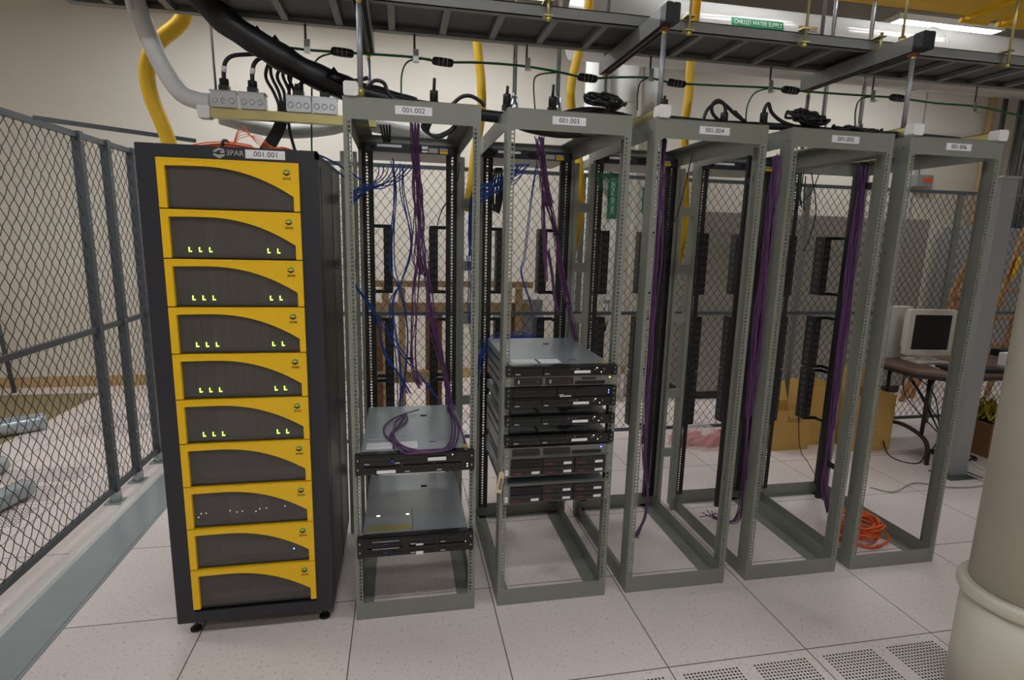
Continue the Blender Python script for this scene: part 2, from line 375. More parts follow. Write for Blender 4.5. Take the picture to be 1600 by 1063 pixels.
ORD = ['topmost', 'second', 'third', 'fourth', 'fifth', 'sixth', 'seventh', 'eighth', 'ninth', 'lowest']
zt = 1.878; pitch = .1745; bw, bh = .468, .1705; bx = cx0+.067
def curve(u):     # lower edge of the yellow arch, 0..1 across
    if u < .3: return .84+.015*math.sin(u/.3*PI/2)
    k = min(1, (u-.3)/.655); return .855-.555*k**2.15
for i in range(10):
    z0 = zt-(i*pitch)-bh
    st_ = {0: 'blank dark window', 6: 'unlit dark window', 7: 'tiny scattered white lights', 8: 'one small blue light', 9: 'unlit window just above the cabinet base'}.get(i, 'five green lights')
    d = thing('drive_unit', '%s yellow framed drive unit in the black cabinet, %s' % (ORD[i], st_), 'drive unit', (bx, cyf-.012, z0), 'yellow framed drive units')
    f = MB().m('yellow'); y0, y1 = 0, .03
    xs = [.055+.9*k/28 for k in range(29)]
    for k in range(28):
        a, b = xs[k], xs[k+1]
        f.add([(a*bw, y0, curve(a)*bh), (b*bw, y0, curve(b)*bh), (b*bw, y0, bh), (a*bw, y0, bh), (a*bw, y1, curve(a)*bh), (b*bw, y1, curve(b)*bh), (b*bw, y1, bh), (a*bw, y1, bh)],
              [(0, 1, 2, 3), (0, 4, 5, 1), (3, 2, 6, 7), (7, 6, 5, 4)])
    f.add([(0, y0, 0), (.055*bw, y0, 0), (.055*bw, y0, bh), (0, y0, bh), (0, y1, 0), (.055*bw, y1, 0), (.055*bw, y1, bh), (0, y1, bh)], [(0, 1, 2, 3), (0, 3, 7, 4), (1, 5, 6, 2), (0, 4, 5, 1), (3, 2, 6, 7)])
    f.add([(.955*bw, y0, 0), (bw, y0, 0), (bw, y0, bh), (.955*bw, y0, bh), (.955*bw, y1, 0), (bw, y1, 0), (bw, y1, bh), (.955*bw, y1, bh)], [(0, 1, 2, 3), (0, 3, 7, 4), (1, 5, 6, 2), (0, 4, 5, 1), (3, 2, 6, 7)])
    f.box(.004, bw-.004, -.0015, .001, bh-.006, bh-.001)
    f.build('bezel', d)
    MB().m('window').box(.05*bw, .96*bw, .014, .017, .004, bh*.87).m('carrierdark').box(.05*bw, .96*bw, .011, .02, 0, .004).build('window', d)
    c = MB().m('carrierdark').box(.01, bw-.01, .045, .6, .002, bh-.004)
    if 1 <= i <= 5:
        for k in range(12):
            a = .03+.034*k; m_ = 'carrier' if 3 <= k <= 8 else 'carrierdark'
            c.m(m_).box(a, a+.031, .034, .046, .012, bh*.82)
            c.m('hole').box(a+.0315, a+.0335, .033, .035, .012, bh*.82)
            c.m('carrier').box(a+.004, a+.01, .032, .0345, .02, .024)
    elif i in (7,):
        for k in range(5): c.m('carrier' if k % 2 else 'carrierdark').box(.09+k*.055, .13+k*.055, .034, .046, .02, .11)
    elif i == 8:
        c.m('carrier').box(.11, .41, .034, .046, .03, .08); c.m('black').prism([(.16, .0335, .125), (.24, .0335, .125), (.2, .0335, .1)], (0, .004, 0))
    elif i in (6, 9):
        c.m('carrier').box(.06, .41, .034, .046, .02, .05); c.m('carrierdark').box(.2, .204, .03, .046, .02, .12)
    else: c.m('carrier').box(.03, .43, .034, .046, .01, .14)
    c.build('drive_chassis', d)
    if 1 <= i <= 5:
        for k in (2, 3, 4, 10, 11):
            a = .012+.034*k+(0 if k < 8 else -.006)
            MB().m('ledgreen').box(a, a+.0028, .0125, .0135, .022, .0385).box(a+.0065, a+.0095, .0125, .0135, .022, .0255).box(a+.0028, a+.005, .0125, .0135, .022, .0245).build('status_light', d)
    if i == 7:
        for k, (a, b) in enumerate([(.04, .04), (.05, .055), (.068, .055), (.155, .06), (.18, .052), (.2, .055), (.25, .05), (.265, .06), (.29, .062), (.36, .065)]):
            MB().m('ledwhite').box(a, a+.0022, .0125, .0135, b, b+.002).build('status_light', d)
    if i == 8: MB().m('ledblue').box(.385, .389, .0125, .0135, .05, .054).build('status_light', d)
    lg = MB(); logo(lg, .427, -.001, bh-.034, .0135, ('logogreen', 'logoblue', 'ink')); lg = lg.build('logo', d)
    text('3PAR', .013, (.427, -.001, bh-.056), 'ink', lg)

# ------------------------------------------------------------------ servers
def server(kind, x, ztop, U, label, deep=.64):
    h = U*.04445-.001; t = thing('rack_server', label, 'server', (x+.0125, RY-.012, ztop-h), 'rack servers')
    w_ = .483; body = .44; bx_ = (w_-body)/2
    hp = kind.startswith('hp')
    c = MB().m('lid').box(bx_, bx_+body, .02, deep, .001, h)
    c.m('hole').box(bx_+body*.58, bx_+body*.58+.03, deep*.72, deep*.72+.022, h, h+.001)
    if kind == 'b1' or kind == 'b2a':
        c.m('label').box(bx_+.018, bx_+.125, .045, .075, h, h+.0006).box(bx_+.018, bx_+.125, .08, .12, h, h+.0006).box(bx_+.14, bx_+.23, .04, .12, h, h+.0006)
        c.m('silver').box(bx_+.27, bx_+.42, .055, .06, h, h+.001).box(bx_+.27, bx_+.42, .1, .104, h, h+.001).box(bx_+.02, bx_+.24, .16, .165, h, h+.001).box(bx_+.02, bx_+.24, .215, .219, h, h+.001)
        c.m('black').box(bx_+.128, bx_+.133, .03, .125, h, h+.0012); c.m('yellow').cyl((bx_+.425, .045, h), (bx_+.425, .045, h+.001), .012, 10)
        c.m('blueplastic').box(bx_+.28, bx_+.31, .1, .106, h, h+.0015)
    if kind == 'b2b':
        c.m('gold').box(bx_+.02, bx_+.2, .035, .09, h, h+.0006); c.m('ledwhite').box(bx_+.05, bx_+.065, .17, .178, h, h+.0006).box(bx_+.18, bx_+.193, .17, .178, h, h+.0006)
        for k in range(10): c.m('silver').box(bx_+.22+k*.022, bx_+.23+k*.022, .215, .219, h, h+.0008)
        c.m('hole').box(bx_+.205, bx_+.207, .03, .22, h, h+.0006)
    for k in range(9): c.m('silver').box(bx_-.0008, bx_, .1+k*.06, .125+k*.06, h*.3, h*.4)
    c.m('black').box(bx_-.003, bx_, .06, deep-.05, h*.12, h*.2)
    c.build('chassis', t)
    fm = 'hpgrey' if hp else 'blackgloss'
    p = MB().m(fm).bbox(bx_, bx_+body, -.012 if not hp else -.004, .02, 0, h, .002)
    if not hp: p.m('black').box(bx_+.002, bx_+body-.002, -.018, -.01, h*.86, h*.97)
    p.build('front_panel', t)
    for a in (0, w_-bx_):
        MB().m('rack' if hp else 'black').bbox(a, a+bx_, -.016 if not hp else -.006, .012, 0, h, .003).m('silver').box(a+.008, a+.013, -.0185, -.015, h*.25, h*.33).box(a+.008, a+.013, -.0185, -.015, h*.7, h*.78).build('mounting_ear', t)
    def bay(a, b, z0, z1, m_, badge=None, y=-.02):
        q = MB().m(m_).bbox(a, b, y, -.003, z0, z1, .002); q.m('hole').box(a+.004, b-.004, y-.001, y, z0+(z1-z0)*.44, z0+(z1-z0)*.5)
        if badge: q.m(badge).box(a+.006, a+.026, y-.0012, y, z0+.004, z0+.008)
        return q.build('drive_bay', t)
    def lab(a, b, z0, z1): o = MB().m('label').box(a, b, -.0225, -.018, z0, z1).build('asset_label', t); o['label'] = 'small white sticker'; return o
    if kind == 'b1':
        bay(bx_+.01, bx_+.125, .005, h-.008, 'blackgloss', 'silver'); bay(bx_+.135, bx_+.25, .005, h-.008, 'blackgloss', 'silver')
        lab(.29, .36, .012, .023)
        MB().m('ledwhite').box(.39, .394, -.013, -.0115, .03, .033).box(.41, .413, -.013, -.0115, .012, .015).build('status_light', t)
        MB().m('hpgrey').box(.27, .275, -.02, -.012, .028, .032).box(.285, .29, -.02, -.012, .028, .032).box(.3, .31, -.02, -.012, .028, .032).box(.38, .386, -.02, -.012, .022, .03).box(.42, .425, -.02, -.012, .022, .03).build('control_button', t)
    elif kind == 'b1c':
        bay(bx_+.01, bx_+.19, .005, h-.008, 'black'); bay(bx_+.2, bx_+.32, .005, h-.008, 'blackgloss', 'silver')
        MB().m('ledblue').box(.448, .45, -.014, -.0115, .012, .016).box(.448, .45, -.014, -.0115, .022, .026).build('status_light', t)
        MB().m('label').box(.23, .28, -.022, -.018, .003, .007).build('asset_label', t)
    elif kind == 'b2a':
        bay(bx_+.01, bx_+.12, h*.5, h-.01, 'blackgloss', 'silver'); bay(bx_+.13, bx_+.25, h*.5, h-.01, 'blackgloss', 'silver')
        bay(bx_+.17, bx_+.29, .006, h*.42, 'blackgloss', 'silver'); bay(bx_+.3, bx_+.41, .006, h*.42, 'blackgloss', 'silver')
        bay(bx_+.01, bx_+.155, .006, h*.38, 'black')
        lab(.29, .365, h*.6, h*.76); lab(.085, .16, .008, .021)
        MB().m('ledwhite').box(.39, .394, -.0135, -.0115, h*.8, h*.84).box(.452, .456, -.0135, -.0115, h*.3, h*.34).box(.452, .456, -.0135, -.0115, h*.18, h*.22).build('status_light', t)
        MB().m('blueplastic').box(.143, .153, -.023, -.02, h*.6, h*.74).build('release_tab', t)
    elif kind == 'b2b':
        bay(bx_+.02, bx_+.16, h*.52, h-.014, 'black'); bay(bx_+.02, bx_+.16, .008, h*.44, 'black')
        for a in (.19, .315):
            bay(bx_+a, bx_+a+.115, h*.52, h-.01, 'blackgloss', 'silver'); bay(bx_+a, bx_+a+.115, .006, h*.46, 'blackgloss', 'silver')
        MB().m('silver').box(bx_+.04, bx_+.15, -.0205, -.018, h-.018, h-.015).box(bx_+.04, bx_+.15, -.0225, -.018, h*.44, h*.47).m('blueplastic').box(bx_+.085, bx_+.1, -.0225, -.018, h*.66, h*.7).box(bx_+.085, bx_+.1, -.0225, -.018, h*.22, h*.26).build('media_drive', t)
        lab(.24, .27, h*.5, h*.58); lab(.24, .27, .002, .016)
        q = MB().m('ledblue').box(.447, .453, -.0135, -.0115, h*.82, h*.9).m('ledwhite')
        for k in range(6): q.box(.448, .451, -.0135, -.0115, h*(.12+.11*k), h*(.15+.11*k))
        q.build('status_light', t)
    elif kind == 'hp1':
        for a in (.035, .17):
            bay(a, a+.12, .008, h-.008, 'carrierdark', None, -.012)
            MB().m('redmark').box(a+.095, a+.105, -.014, -.012, .017, .026).build('drive_latch', t); MB().m('silver').box(a+.015, a+.022, -.014, -.012, .015, .03).build('drive_latch', t)
        MB().m('black').box(.3, .43, -.012, -.003, .008, .02).box(.33, .39, -.008, -.003, .028, .034).build('media_drive', t)
        MB().m('ledgreen').box(.452, .456, -.007, -.004, .032, .036).build('status_light', t)
    elif kind == 'hp1b':
        for a in (.035, .17): bay(a, a+.12, .008, h-.008, 'carrierdark', None, -.012)
        MB().m('black').box(.3, .43, -.012, -.003, .008, .02).build('media_drive', t)
        MB().m('ledblue').box(.43, .434, -.007, -.004, .03, .034).build('status_light', t)
    elif kind == 'hp2':
        MB().m('carrierdark').box(.03, .455, -.006, -.003, .006, h-.006).build('drive_cage', t)
        for a in (.03, .172, .314):
            for z0 in (.008, h*.5+.002):
                if a == .03 and z0 > .02: bay(a, a+.135, z0, h-.01, 'black', None, -.012); continue
                bay(a, a+.135, z0, z0+h*.4, 'carrierdark', None, -.014)
                MB().m('redmark').box(a+.01, a+.045, -.016, -.0145, z0+.007, z0+.016).build('drive_latch', t); MB().m('label').box(a+.09, a+.125, -.017, -.0145, z0+.007, z0+.018).build('asset_label', t)
        MB().m('label').box(.006, .02, -.008, -.006, .01, .035).build('asset_label', t)
    return t
zs = RX[0]
server('b2a', RX[0], .757, 2, 'upper of the two black-fronted servers in rack 001.002, purple cables on its lid')
server('b2b', RX[0], .392, 2, 'lower of the two black-fronted servers in rack 001.002', .62)
x3 = RX[1]
server('b1', x3, 1.11, 1, 'thin black server, topmost in rack 001.003, its lid in view')
server('hp1', x3, 1.064, 1, 'thin grey server with two bays, second from top in rack 001.003')
server('b1c', x3, 1.0185, 1, 'thin black server with blue lights, third from top in rack 001.003')
server('b1', x3, .9735, 1, 'thin black server with white sticker, fourth from top in rack 001.003')
server('b1', x3, .893, 1, 'thin black server below the upper gap in rack 001.003')
server('b1', x3, .809, 1, 'thin black server below the second gap in rack 001.003')
server('hp1b', x3, .7525, 1, 'thin grey server directly above the upper six-bay grey server')
server('hp2', x3, .708, 2, 'upper thick grey six-bay server in rack 001.003')
server('hp2', x3, .584, 2, 'lowest thick grey six-bay server in rack 001.003, below the last gap')

# switches at the top of the rear rails
def switch(i):
    t = thing('network_switch', 'dark network switch with yellow tag at the top rear of rack 001.00%d' % (i+2), 'network switch', (RX[i]+.0125, RY+.78, 2.04), 'switches at the rack tops')
    MB().m('greycable').box(.02, .463, .0, .34, 0, .043).build('housing', t)
    q = MB().m('cab').box(.02, .463, -.012, 0, 0, .044); q.m('hole').box(.05, .07, -.014, -.012, .012, .03).box(.24, .3, -.014, -.012, .008, .036); q.build('front_panel', t)
    for a in (0, .463): MB().m('black').box(a, a+.02, -.003, .0, 0, .043).build('mounting_ear', t)
    for q_ in ((.08, .2, .024, .036), (.3, .33, .022, .036), (.3, .33, .006, .015)): MB().m('label').box(q_[0], q_[1], -.0135, -.012, q_[2], q_[3]).build('asset_label', t)
    MB().m('greycable').box(.335, .38, -.03, -.012, .004, .026).build('plug', t)
    o = MB().m('yellow').box(.39, .43, -.03, -.012, .002, .014).m('greycable').box(.39, .43, -.02, -.012, .018, .028).build('tag', t); o['label'] = 'yellow tag'
for i in range(4): switch(i)

# vertical power strips
pp = None
for i, x in enumerate(RX):
    for side, a in (('left', .115), ('right', .357)):
        for hi, (za, zb) in (('upper', (1.32, 1.685)), ('middle', (.85, 1.185)), ('lower', (.50, .84))):
            t = thing('power_strip', '%s black power strip on the %s rear rail of rack 001.00%d' % (hi, side, i+2), 'power strip', (x+a, RY+.88, za), 'vertical power strips')
            h = zb-za; q = MB().m('black').bbox(0, .044, 0, .085, 0, h, .003)
            for k in range(int(h/.042)):
                z = .018+k*.042; q.m('carrierdark').box(.008, .036, -.003, 0, z, z+.03); q.m('hpgrey').box(.011, .013, -.0036, -.003, z+.008, z+.022).box(.031, .033, -.0036, -.003, z+.008, z+.022).m('carrierdark').box(-.003, 0, .02, .06, z, z+.03).m('hpgrey').box(-.0036, -.003, .028, .032, z+.008, z+.022).box(-.0036, -.003, .048, .052, z+.008, z+.022)
            q.build('body', t)
            for z in (0, h-.018):
                if side == 'left': MB().m('black').box(-.05, 0, .0, .012, z, z+.018).box(-.05, -.045, -.065, 0, z, z+.018).build('bracket', t)
                else: MB().m('black').box(.044, .087, .0, .012, z, z+.018).box(.082, .087, -.065, 0, z, z+.018).build('bracket', t)

# ------------------------------------------------------------------ fences
def wiremesh(m, a, b, z0, z1, P_x=.066, P_z=.086, r=.0020, crimp=True):
    """diagonal woven wire between a and b"""
    a, b = Vector(a), Vector(b); L = (b-a).length; d = (b-a)/L; nrm = Vector((-d.y, d.x, 0)); Hh = z1-z0; s = P_z/P_x
    k0 = -Hh/s; n = int((L+Hh/s)/P_x)+1
    for fam in (0, 1):
        for i in range(n):
            x = k0+i*P_x+.01; xs = max(0, x); xe = min(L, x+Hh/s)
            if xe-xs < .01: continue
            if fam == 0: p0, p1 = (xs, (xs-x)*s), (xe, (xe-x)*s)
            else: p0, p1 = (xs, Hh-(xs-x)*s), (xe, Hh-(xe-x)*s)
            st_ = max(1, int((xe-xs)/(P_x/4))) if crimp else 1
            pts = []
            for j in range(st_+1):
                t_ = j/st_; px, pz = p0[0]+(p1[0]-p0[0])*t_, p0[1]+(p1[1]-p0[1])*t_
                o = 0; ip = 0
                if crimp:
                    ph = 2*PI*(px-x)/P_x; o = .0028*math.sin(ph)*(1 if fam else -1); ip = .0045*math.sin(ph) if fam else .0008*math.sin(ph)
                pts.append(a+d*(px+ip)+nrm*o+Vector((0, 0, z0+pz+ip*.6)))
            m.tube(pts, r, 3 if crimp else 4, 1, caps=False)
    return m
LX = -2.1
t = thing('mesh_fence', 'grey wire mesh fence panels on posts beside the black cabinet', 'fence', (LX, 1.2, 0), 'wire mesh fences')
for y in (-1.4, 1.19, 1.49, 1.815):
    q = MB().m('fence').box(LX-.022, LX+.022, y-.02, y+.02, .0, 2.14).m('emt')
    for k in range(14): q.cyl((LX+.02, y-.012, .2+k*.145), (LX+.026, y-.012, .2+k*.145), .005, 6)
    q.build('post', t, True)
    MB().m('curbgrey').box(LX-.05, LX+.06, y-.045, y+.045, .0, .008).cyl((LX, y, .008), (LX, y, .07), .031, 14).m('emt').cyl((LX+.045, y, .008), (LX+.045, y, .014), .008, 6).cyl((LX-.038, y, .008), (LX-.038, y, .014), .008, 6).build('base_plate', t, True)
for z, h in ((2.105, .03), (1.045, .028), (.075, .03)):
    nm = {2.105: 'top_rail', 1.045: 'middle_rail', .075: 'bottom_rail'}[z]
    MB().m('fence').box(LX-.012, LX+.012, -1.38, 1.17, z, z+h).box(LX-.012, LX+.012, 1.21, 1.47, z, z+h).box(LX-.012, LX+.012, 1.51, 1.795, z, z+h).build(nm, t, True)
for ya, yb in ((-1.38, 1.17), (1.21, 1.47), (1.51, 1.795)):
    wiremesh(MB().m('wire'), (LX, ya, 0), (LX, yb, 0), .105, 2.105).build('wire_mesh', t, True)
a, b = on(52, 184, 2.12), on(262, 214, 2.12); b2 = b+(b-a)*.25
tag(MB().m('fence').bar(a, b2, .02, .02).build('fence_rail'), 'slanting dark rail running from the mesh fence top behind the cabinet', 'rail')
BY = 1.9
t = thing('mesh_fence', 'long grey wire mesh fence behind the row of racks', 'fence', (1.8, BY, 0), 'wire mesh fences')
PX = [-2.04, -.75, .98, 2.94, 4.47, 6.6]
for x in PX:
    if x == -2.04: continue
    MB().m('fencepost').box(x-.025, x+.02, BY-.02, BY+.01, 0, 2.13).build('post', t, True)
for z, nm in ((2.1, 'top_rail'), (1.04, 'middle_rail'), (.055, 'bottom_rail')):
    MB().m('fence').box(-2.06, 7.9, BY-.032, BY-.02, z, z+.028).build(nm, t, True)
for xa, xb in zip(PX, PX[1:]+[7.9]):
    wiremesh(MB().m('wire'), (xa, BY-.01, 0), (xb, BY-.01, 0),   .07, 2.11, r=.0022, crimp=False).build('wire_mesh', t, True)

# ------------------------------------------------------------------ overhead steel
BX = [-.565, .635, 1.83]
near = ['above rack 001.002', 'above rack 001.004', 'above rack 001.006']
for i, x in enumerate(BX):
    t = thing('support_beam', 'grey double channel beam with black end caps '+near[i], 'beam', (x, -.10, 2.487), 'overhead support beams')
    for a in (0, .03): MB().m('tray').box(a, a+.026, 0, .74, 0, .066).build('channel', t)
    MB().m('hole').box(.004, .022, .001, .74, -.0006, 0).box(.034, .052, .001, .74, -.0006, 0).build('slot', t)
    for a in (0, .03): MB().m('black').bbox(a-.003, a+.0285, -.04, .01, -.004, .070, .005).build('end_cap', t)
    for k, y in enumerate((.03, .70)):
        MB().m('copper').box(.015, .04, y-.02, y+.02, -.012, 0).m('goldbolt').cyl((.028, y, -.03), (.028, y, -.012), .009, 8).build('bracket', t)
    for y in (.03, .70):
        pst = thing('support_post', 'grey round %s post holding up the beam %s' % ('front' if y < .5 else 'rear', near[i]), 'post', (x+.028, y-.10, 2.16), 'overhead support posts')
        MB().m('rod').cyl((0, 0, 0), (0, 0, .30), .0105, 10).build('shaft', pst)
        MB().m('goldbolt').cyl((0, 0, -.02), (0, 0, .01), .014, 8).build('nut', pst)
# gold strut rails on the rack sides with white caps
for i, (x, l) in enumerate([(-.567, 'white capped gold strut lying along the top of rack 001.002'), (.652, 'white capped gold strut lying along the top of rack 001.004'), (1.865, 'white capped gold strut above the near post of rack 001.006'), (2.325, 'white capped gold strut at the end of rack 001.006')]):
    z = H+.001
    t = thing('strut_rail', l, 'strut', (x, -.12, z), 'gold strut rails')
    MB().m('gold').box(-.02, .02, 0, .9, 0, .003).box(-.02, -.0175, 0, .9, 0, .042).box(.0175, .02, 0, .9, 0, .042).box(-.02, -.011, 0, .9, .039, .042).box(.011, .02, 0, .9, .039, .042).build('channel', t)
    MB().m('white').bbox(-.026, .026, -.03, .02, -.0008, .048, .006).build('end_cap', t)
# cable tray
TZ = 2.556
t = thing('cable_tray', 'long grey ladder cable tray hanging above the racks', 'cable tray', (1.0, .3, TZ))
ty0, ty1 = .145, .52
for y in (ty0, ty1-.035):
    MB().m('tray').box(-1.75, 5.2, y, y+.035, TZ, TZ+.004).box(-1.75, 5.2, y if y == ty0 else y+.031, y+.004 if y == ty0 else y+.035, TZ, TZ+.048).box(-1.75, 5.2, y, y+.035, TZ+.044, TZ+.048).build('side_rail', t, True)
x = -1.6
while x < 5.1:
    MB().m('tray').box(x, x+.03, ty0+.004, ty1-.004, TZ+.004, TZ+.026).build('rung', t, True); x += .232
MB().m('traypan').box(-1.75, 5.2, ty0+.006, ty1-.006, TZ+.03, TZ+.034).build('bottom_pan', t, True)
# hanger rods with clamps
for u, v, y in ((857, 20, .12), (1078, 30, .12), (1259, 55, .12), (1377, 60, .12), (1576, 90, .12), (1414, 30, .04)):
    p = at(u, v, y-.012)
    t = thing('hanger_rod', 'gold hanger rod on the cable tray, %s' % {857: 'above rack 001.003', 1078: 'above rack 001.004', 1259: 'beside the chilled water sign', 1377: 'just before the last black-capped beam', 1576: 'at the far end of the tray', 1414: 'standing on the farthest black-capped beam'}[u], 'hanger', (p.x, y-.012, TZ), 'hanger rods')
    z0 = -.02 if u != 1414 else -.0
    top = 1.235 if u in (1259,) else (.42 if u in (1576, 1414, 1078) else .075)
    if u == 1377: top = .07
    MB().m('gold').cyl((0, 0, z0), (0, 0, top), .006, 8).build('rod', t)
    if u != 1414:
        for z_ in (-.008, .05): MB().m('gold').box(-.02, .02, -.01, .04, z_, z_+.005).build('clamp', t)
        MB().m('goldbolt').cyl((0, 0, -.025), (0, 0, -.008), .011, 6).build('nut', t)
    else: MB().m('goldbolt').cyl((0, 0, 0), (0, 0, .03), .014, 8).build('nut', t)
    if top > .3 and u != 1259: MB().m('yellow').cyl((0, 0, top-.02), (0, 0, top+.02), .011, 8).build('cap', t)
# hooks under the tray and green earth wire
GP = [(395, 74), (440, 74), (480, 78), (535, 82), (600, 86), (650, 90), (692, 97), (750, 98), (815, 103), (870, 112), (918, 122), (960, 121), (1010, 121), (1030, 125), (1057, 130), (1130, 134), (1200, 137), (1235, 141), (1300, 146), (1360, 150), (1403, 153), (1460, 161), (1530, 167), (1600, 182), (1660, 190)]
t = thing('ground_wire', 'green earth wire running beneath the cable tray', 'wire', at(692, 97, .5))
MB().m('green').tube([at(u, v, .5) for u, v in GP], .0058, 7, 4).build('main_wire', t, True)
sps = [(535, 82), (692, 97), (918, 122), (1057, 130), (1235, 141), (1403, 153), (1660, 190)]
for u, v in sps:
    p = at(u, v, .5); q = MB().m('black').tube([p+Vector((-.05, 0, .004)), p+Vector((-.035, 0, .002)), p+Vector((.035, 0, -.002)), p+Vector((.05, 0, -.004))], lambda s_: .012+.008*math.sin(PI*s_), 10, 3)
    q.m('silver')
    for k in (-.02, 0, .02): q.torus((p.x+k, p.y, p.z), .021, .0012, 'x', 12, 4)
    q.build('splice', t, True)
drops = [((530, 82), (505, 87), (492, 98), (488, 120), (487, 160), (487, 224), (488, 262)), ((672, 92), (640, 95), (628, 115), (627, 158)), ((872, 113), (842, 117), (834, 130), (836, 172)), ((1012, 122), (1000, 130), (996, 150), (996, 172)),
         ((1205, 137), (1180, 145), (1168, 165), (1165, 190)), ((1370, 150), (1345, 155), (1337, 172), (1336, 198))]
for d in drops: MB().m('green').tube([at(u, v, .5) for u, v in d], .004, 6, 5).build('branch_wire', t, True)
for i, (u, v) in enumerate(((480, 60), (650, 75), (825, 88), (1018, 104), (1205, 122), (1365, 137), (1525, 155))):
    x = at(u, v, .5).x; z = at(u, v+18, .5).z
    h = thing('wire_hook', ['thin metal hook under the tray above the black cabinet', 'thin metal hook above the label of rack 001.002', 'thin metal hook above the near post of rack 001.003', 'thin metal hook close to the front post above rack 001.004', 'thin metal hook above the middle of rack 001.004', 'thin metal hook above the middle of rack 001.005', 'thin metal hook above rack 001.006'][i], 'hook', (x, .5, TZ), 'hooks under the cable tray')
    zz = z-TZ
    MB().m('fence').box(-.012, -.002, -.003, .0, zz, -.0).build('strap', h)
    MB().m('silver').box(-.014, .012, -.006, -.004, zz-.014, zz+.045).box(-.014, .012, -.03, .0, zz-.016, zz-.013).build('clip', h)

# yellow corrugated conduits
def corr(m, pts, r, step=.012):
    P = smooth_pts(pts, 12); L = [0]
    for a, b in zip(P, P[1:]): L.append(L[-1]+(b-a).length)
    n = int(L[-1]/(step/2)); Q = []; j = 0
    for i in range(n+1):
        s_ = L[-1]*i/n
        while j < len(L)-2 and L[j+1] < s_: j += 1
        f_ = (s_-L[j])/max(1e-9, L[j+1]-L[j]); Q.append(P[j].lerp(P[j+1], f_))
    k = [0]
    def rr(t_): k[0] += 1; return r*(1 if k[0] % 2 else .93)
    return m.tube(Q, rr, 12, 1)
G = 'yellow corrugated conduits'
tag(corr(MB().m('yhose'), [at(285, -60, .62), at(290, -20, .62), at(285, 30, .62), at(245, 68, .62), at(230, 105, .64), at(236, 150, .66), at(258, 205, .68), at(275, 260, .7)], .035).build('yellow_conduit'), 'thick yellow corrugated conduit curving down behind the black cabinet', 'conduit', G)
Y_ = .92
for pts, l in (([(735, -40), (743, 30), (747, 80), (752, 130), (752, 180), (742, 240), (736, 290), (728, 330)], 'yellow corrugated conduit dropping between racks 001.002 and 001.003'),
               ([(925, -30), (918, 20), (905, 80), (893, 130), (893, 170), (903, 240), (907, 320), (900, 370), (893, 400)], 'yellow corrugated conduit dropping behind rack 001.003'),
               ([(1092, -20), (1086, 30), (1079, 100), (1076, 150), (1070, 200), (1070, 280), (1070, 340), (1064, 385), (1058, 410)], 'yellow corrugated conduit dropping behind rack 001.004')):
    tag(corr(MB().m('yhose'), [at(u, v, Y_) for u, v in pts], .026).build('yellow_conduit'), l, 'conduit', G)
# yellow raceway high up
t = thing('cable_raceway', 'wide yellow plastic cable raceway below the ceiling light', 'raceway', (3.5, .65, 3.0))
MB().m('raceway').box(.6, 8.1, .42, .7, 3.0, 3.006).box(.6, 8.1, .42, .426, 3.0, 3.15).box(.6, 8.1, .694, .7, 3.0, 3.15).box(.6, 8.1, .415, .43, 3.14, 3.155).box(.6, 8.1, .69, .705, 3.14, 3.155).build('channel', t, True)
for x in (2.95, 3.22, 3.6, 4.4):
    q = MB().m('raceway').box(x, x+.16, .40, .72, 2.985, 3.0).box(x, x+.16, .40, .42, 3.0, 3.13).box(x, x+.16, .7, .72, 3.0, 3.13)
    for k in range(4): q.cyl((x+.02+k*.04, .72, 3.03), (x+.02+k*.04, .75, 3.03), .012, 8)
    q.cyl((x-.02, .73, 2.99), (x+.18, .73, 2.99), .014, 8)
    q.build('coupling', t, True)
# metal conduits
for i, (u0_, v0, u1, v1) in enumerate(((806, -20, 811, 150), (871, -20, 881, 152), (1327, -10, 1310, 185), (1378, -10, 1369, 195))):
    p0, p1 = at(u0_, v0, .45), at(u1, v1, .45)
    l = ['thin shiny conduit ending on rack 001.003, nearer rack 001.002', 'thin shiny conduit ending mid rack 001.003', 'thin shiny conduit ending mid rack 001.005', 'thin shiny conduit ending on rack 001.005, nearer rack 001.006'][i]
    top = Vector((p0.x, .56 if i < 4 else .45, 3.4))
    t = thing('metal_conduit', l, 'conduit', (p1.x, .57, 2.1), 'shiny metal conduits')
    b = Vector((p1.x, .57, p1.z+.03)); tp = b+Vector((0, 0, 1.2))
    MB().m('emt').cyl(b, tp, .0115, 10).build('pipe', t, True)
    q = MB().m('emt').tube([b+Vector((0, 0, -.005)), b+Vector((0, 0, -.06)), b+Vector((0, 0, -.07)), b+Vector((0, 0, -.16))], lambda s_: .017 if s_ < .3 else .022, 12, 1)
    q.box(b.x-.026, b.x-.02, b.y-.008, b.y+.008, b.z-.03, b.z-.015)
    q.torus((b.x, b.y-.02, b.z-.1), .014, .004, 'y', 16, 6, sq=1.6); q.build('connector', t, True)
for i, (u, v) in enumerate(((455, -5),)):
    pass
for u, v, l in ((1284, 52, 'grey round rod rising to the ceiling just beyond the chilled water sign'), (950, 14, 'grey round rod rising to the ceiling above rack 001.003')):
    p = at(u, v, .56)
    tag(MB().m('rod').cyl((p.x, .56, TZ), (p.x, .56, CEIL-.001), .0105, 10).build('ceiling_rod'), l, 'rod', 'ceiling rods')
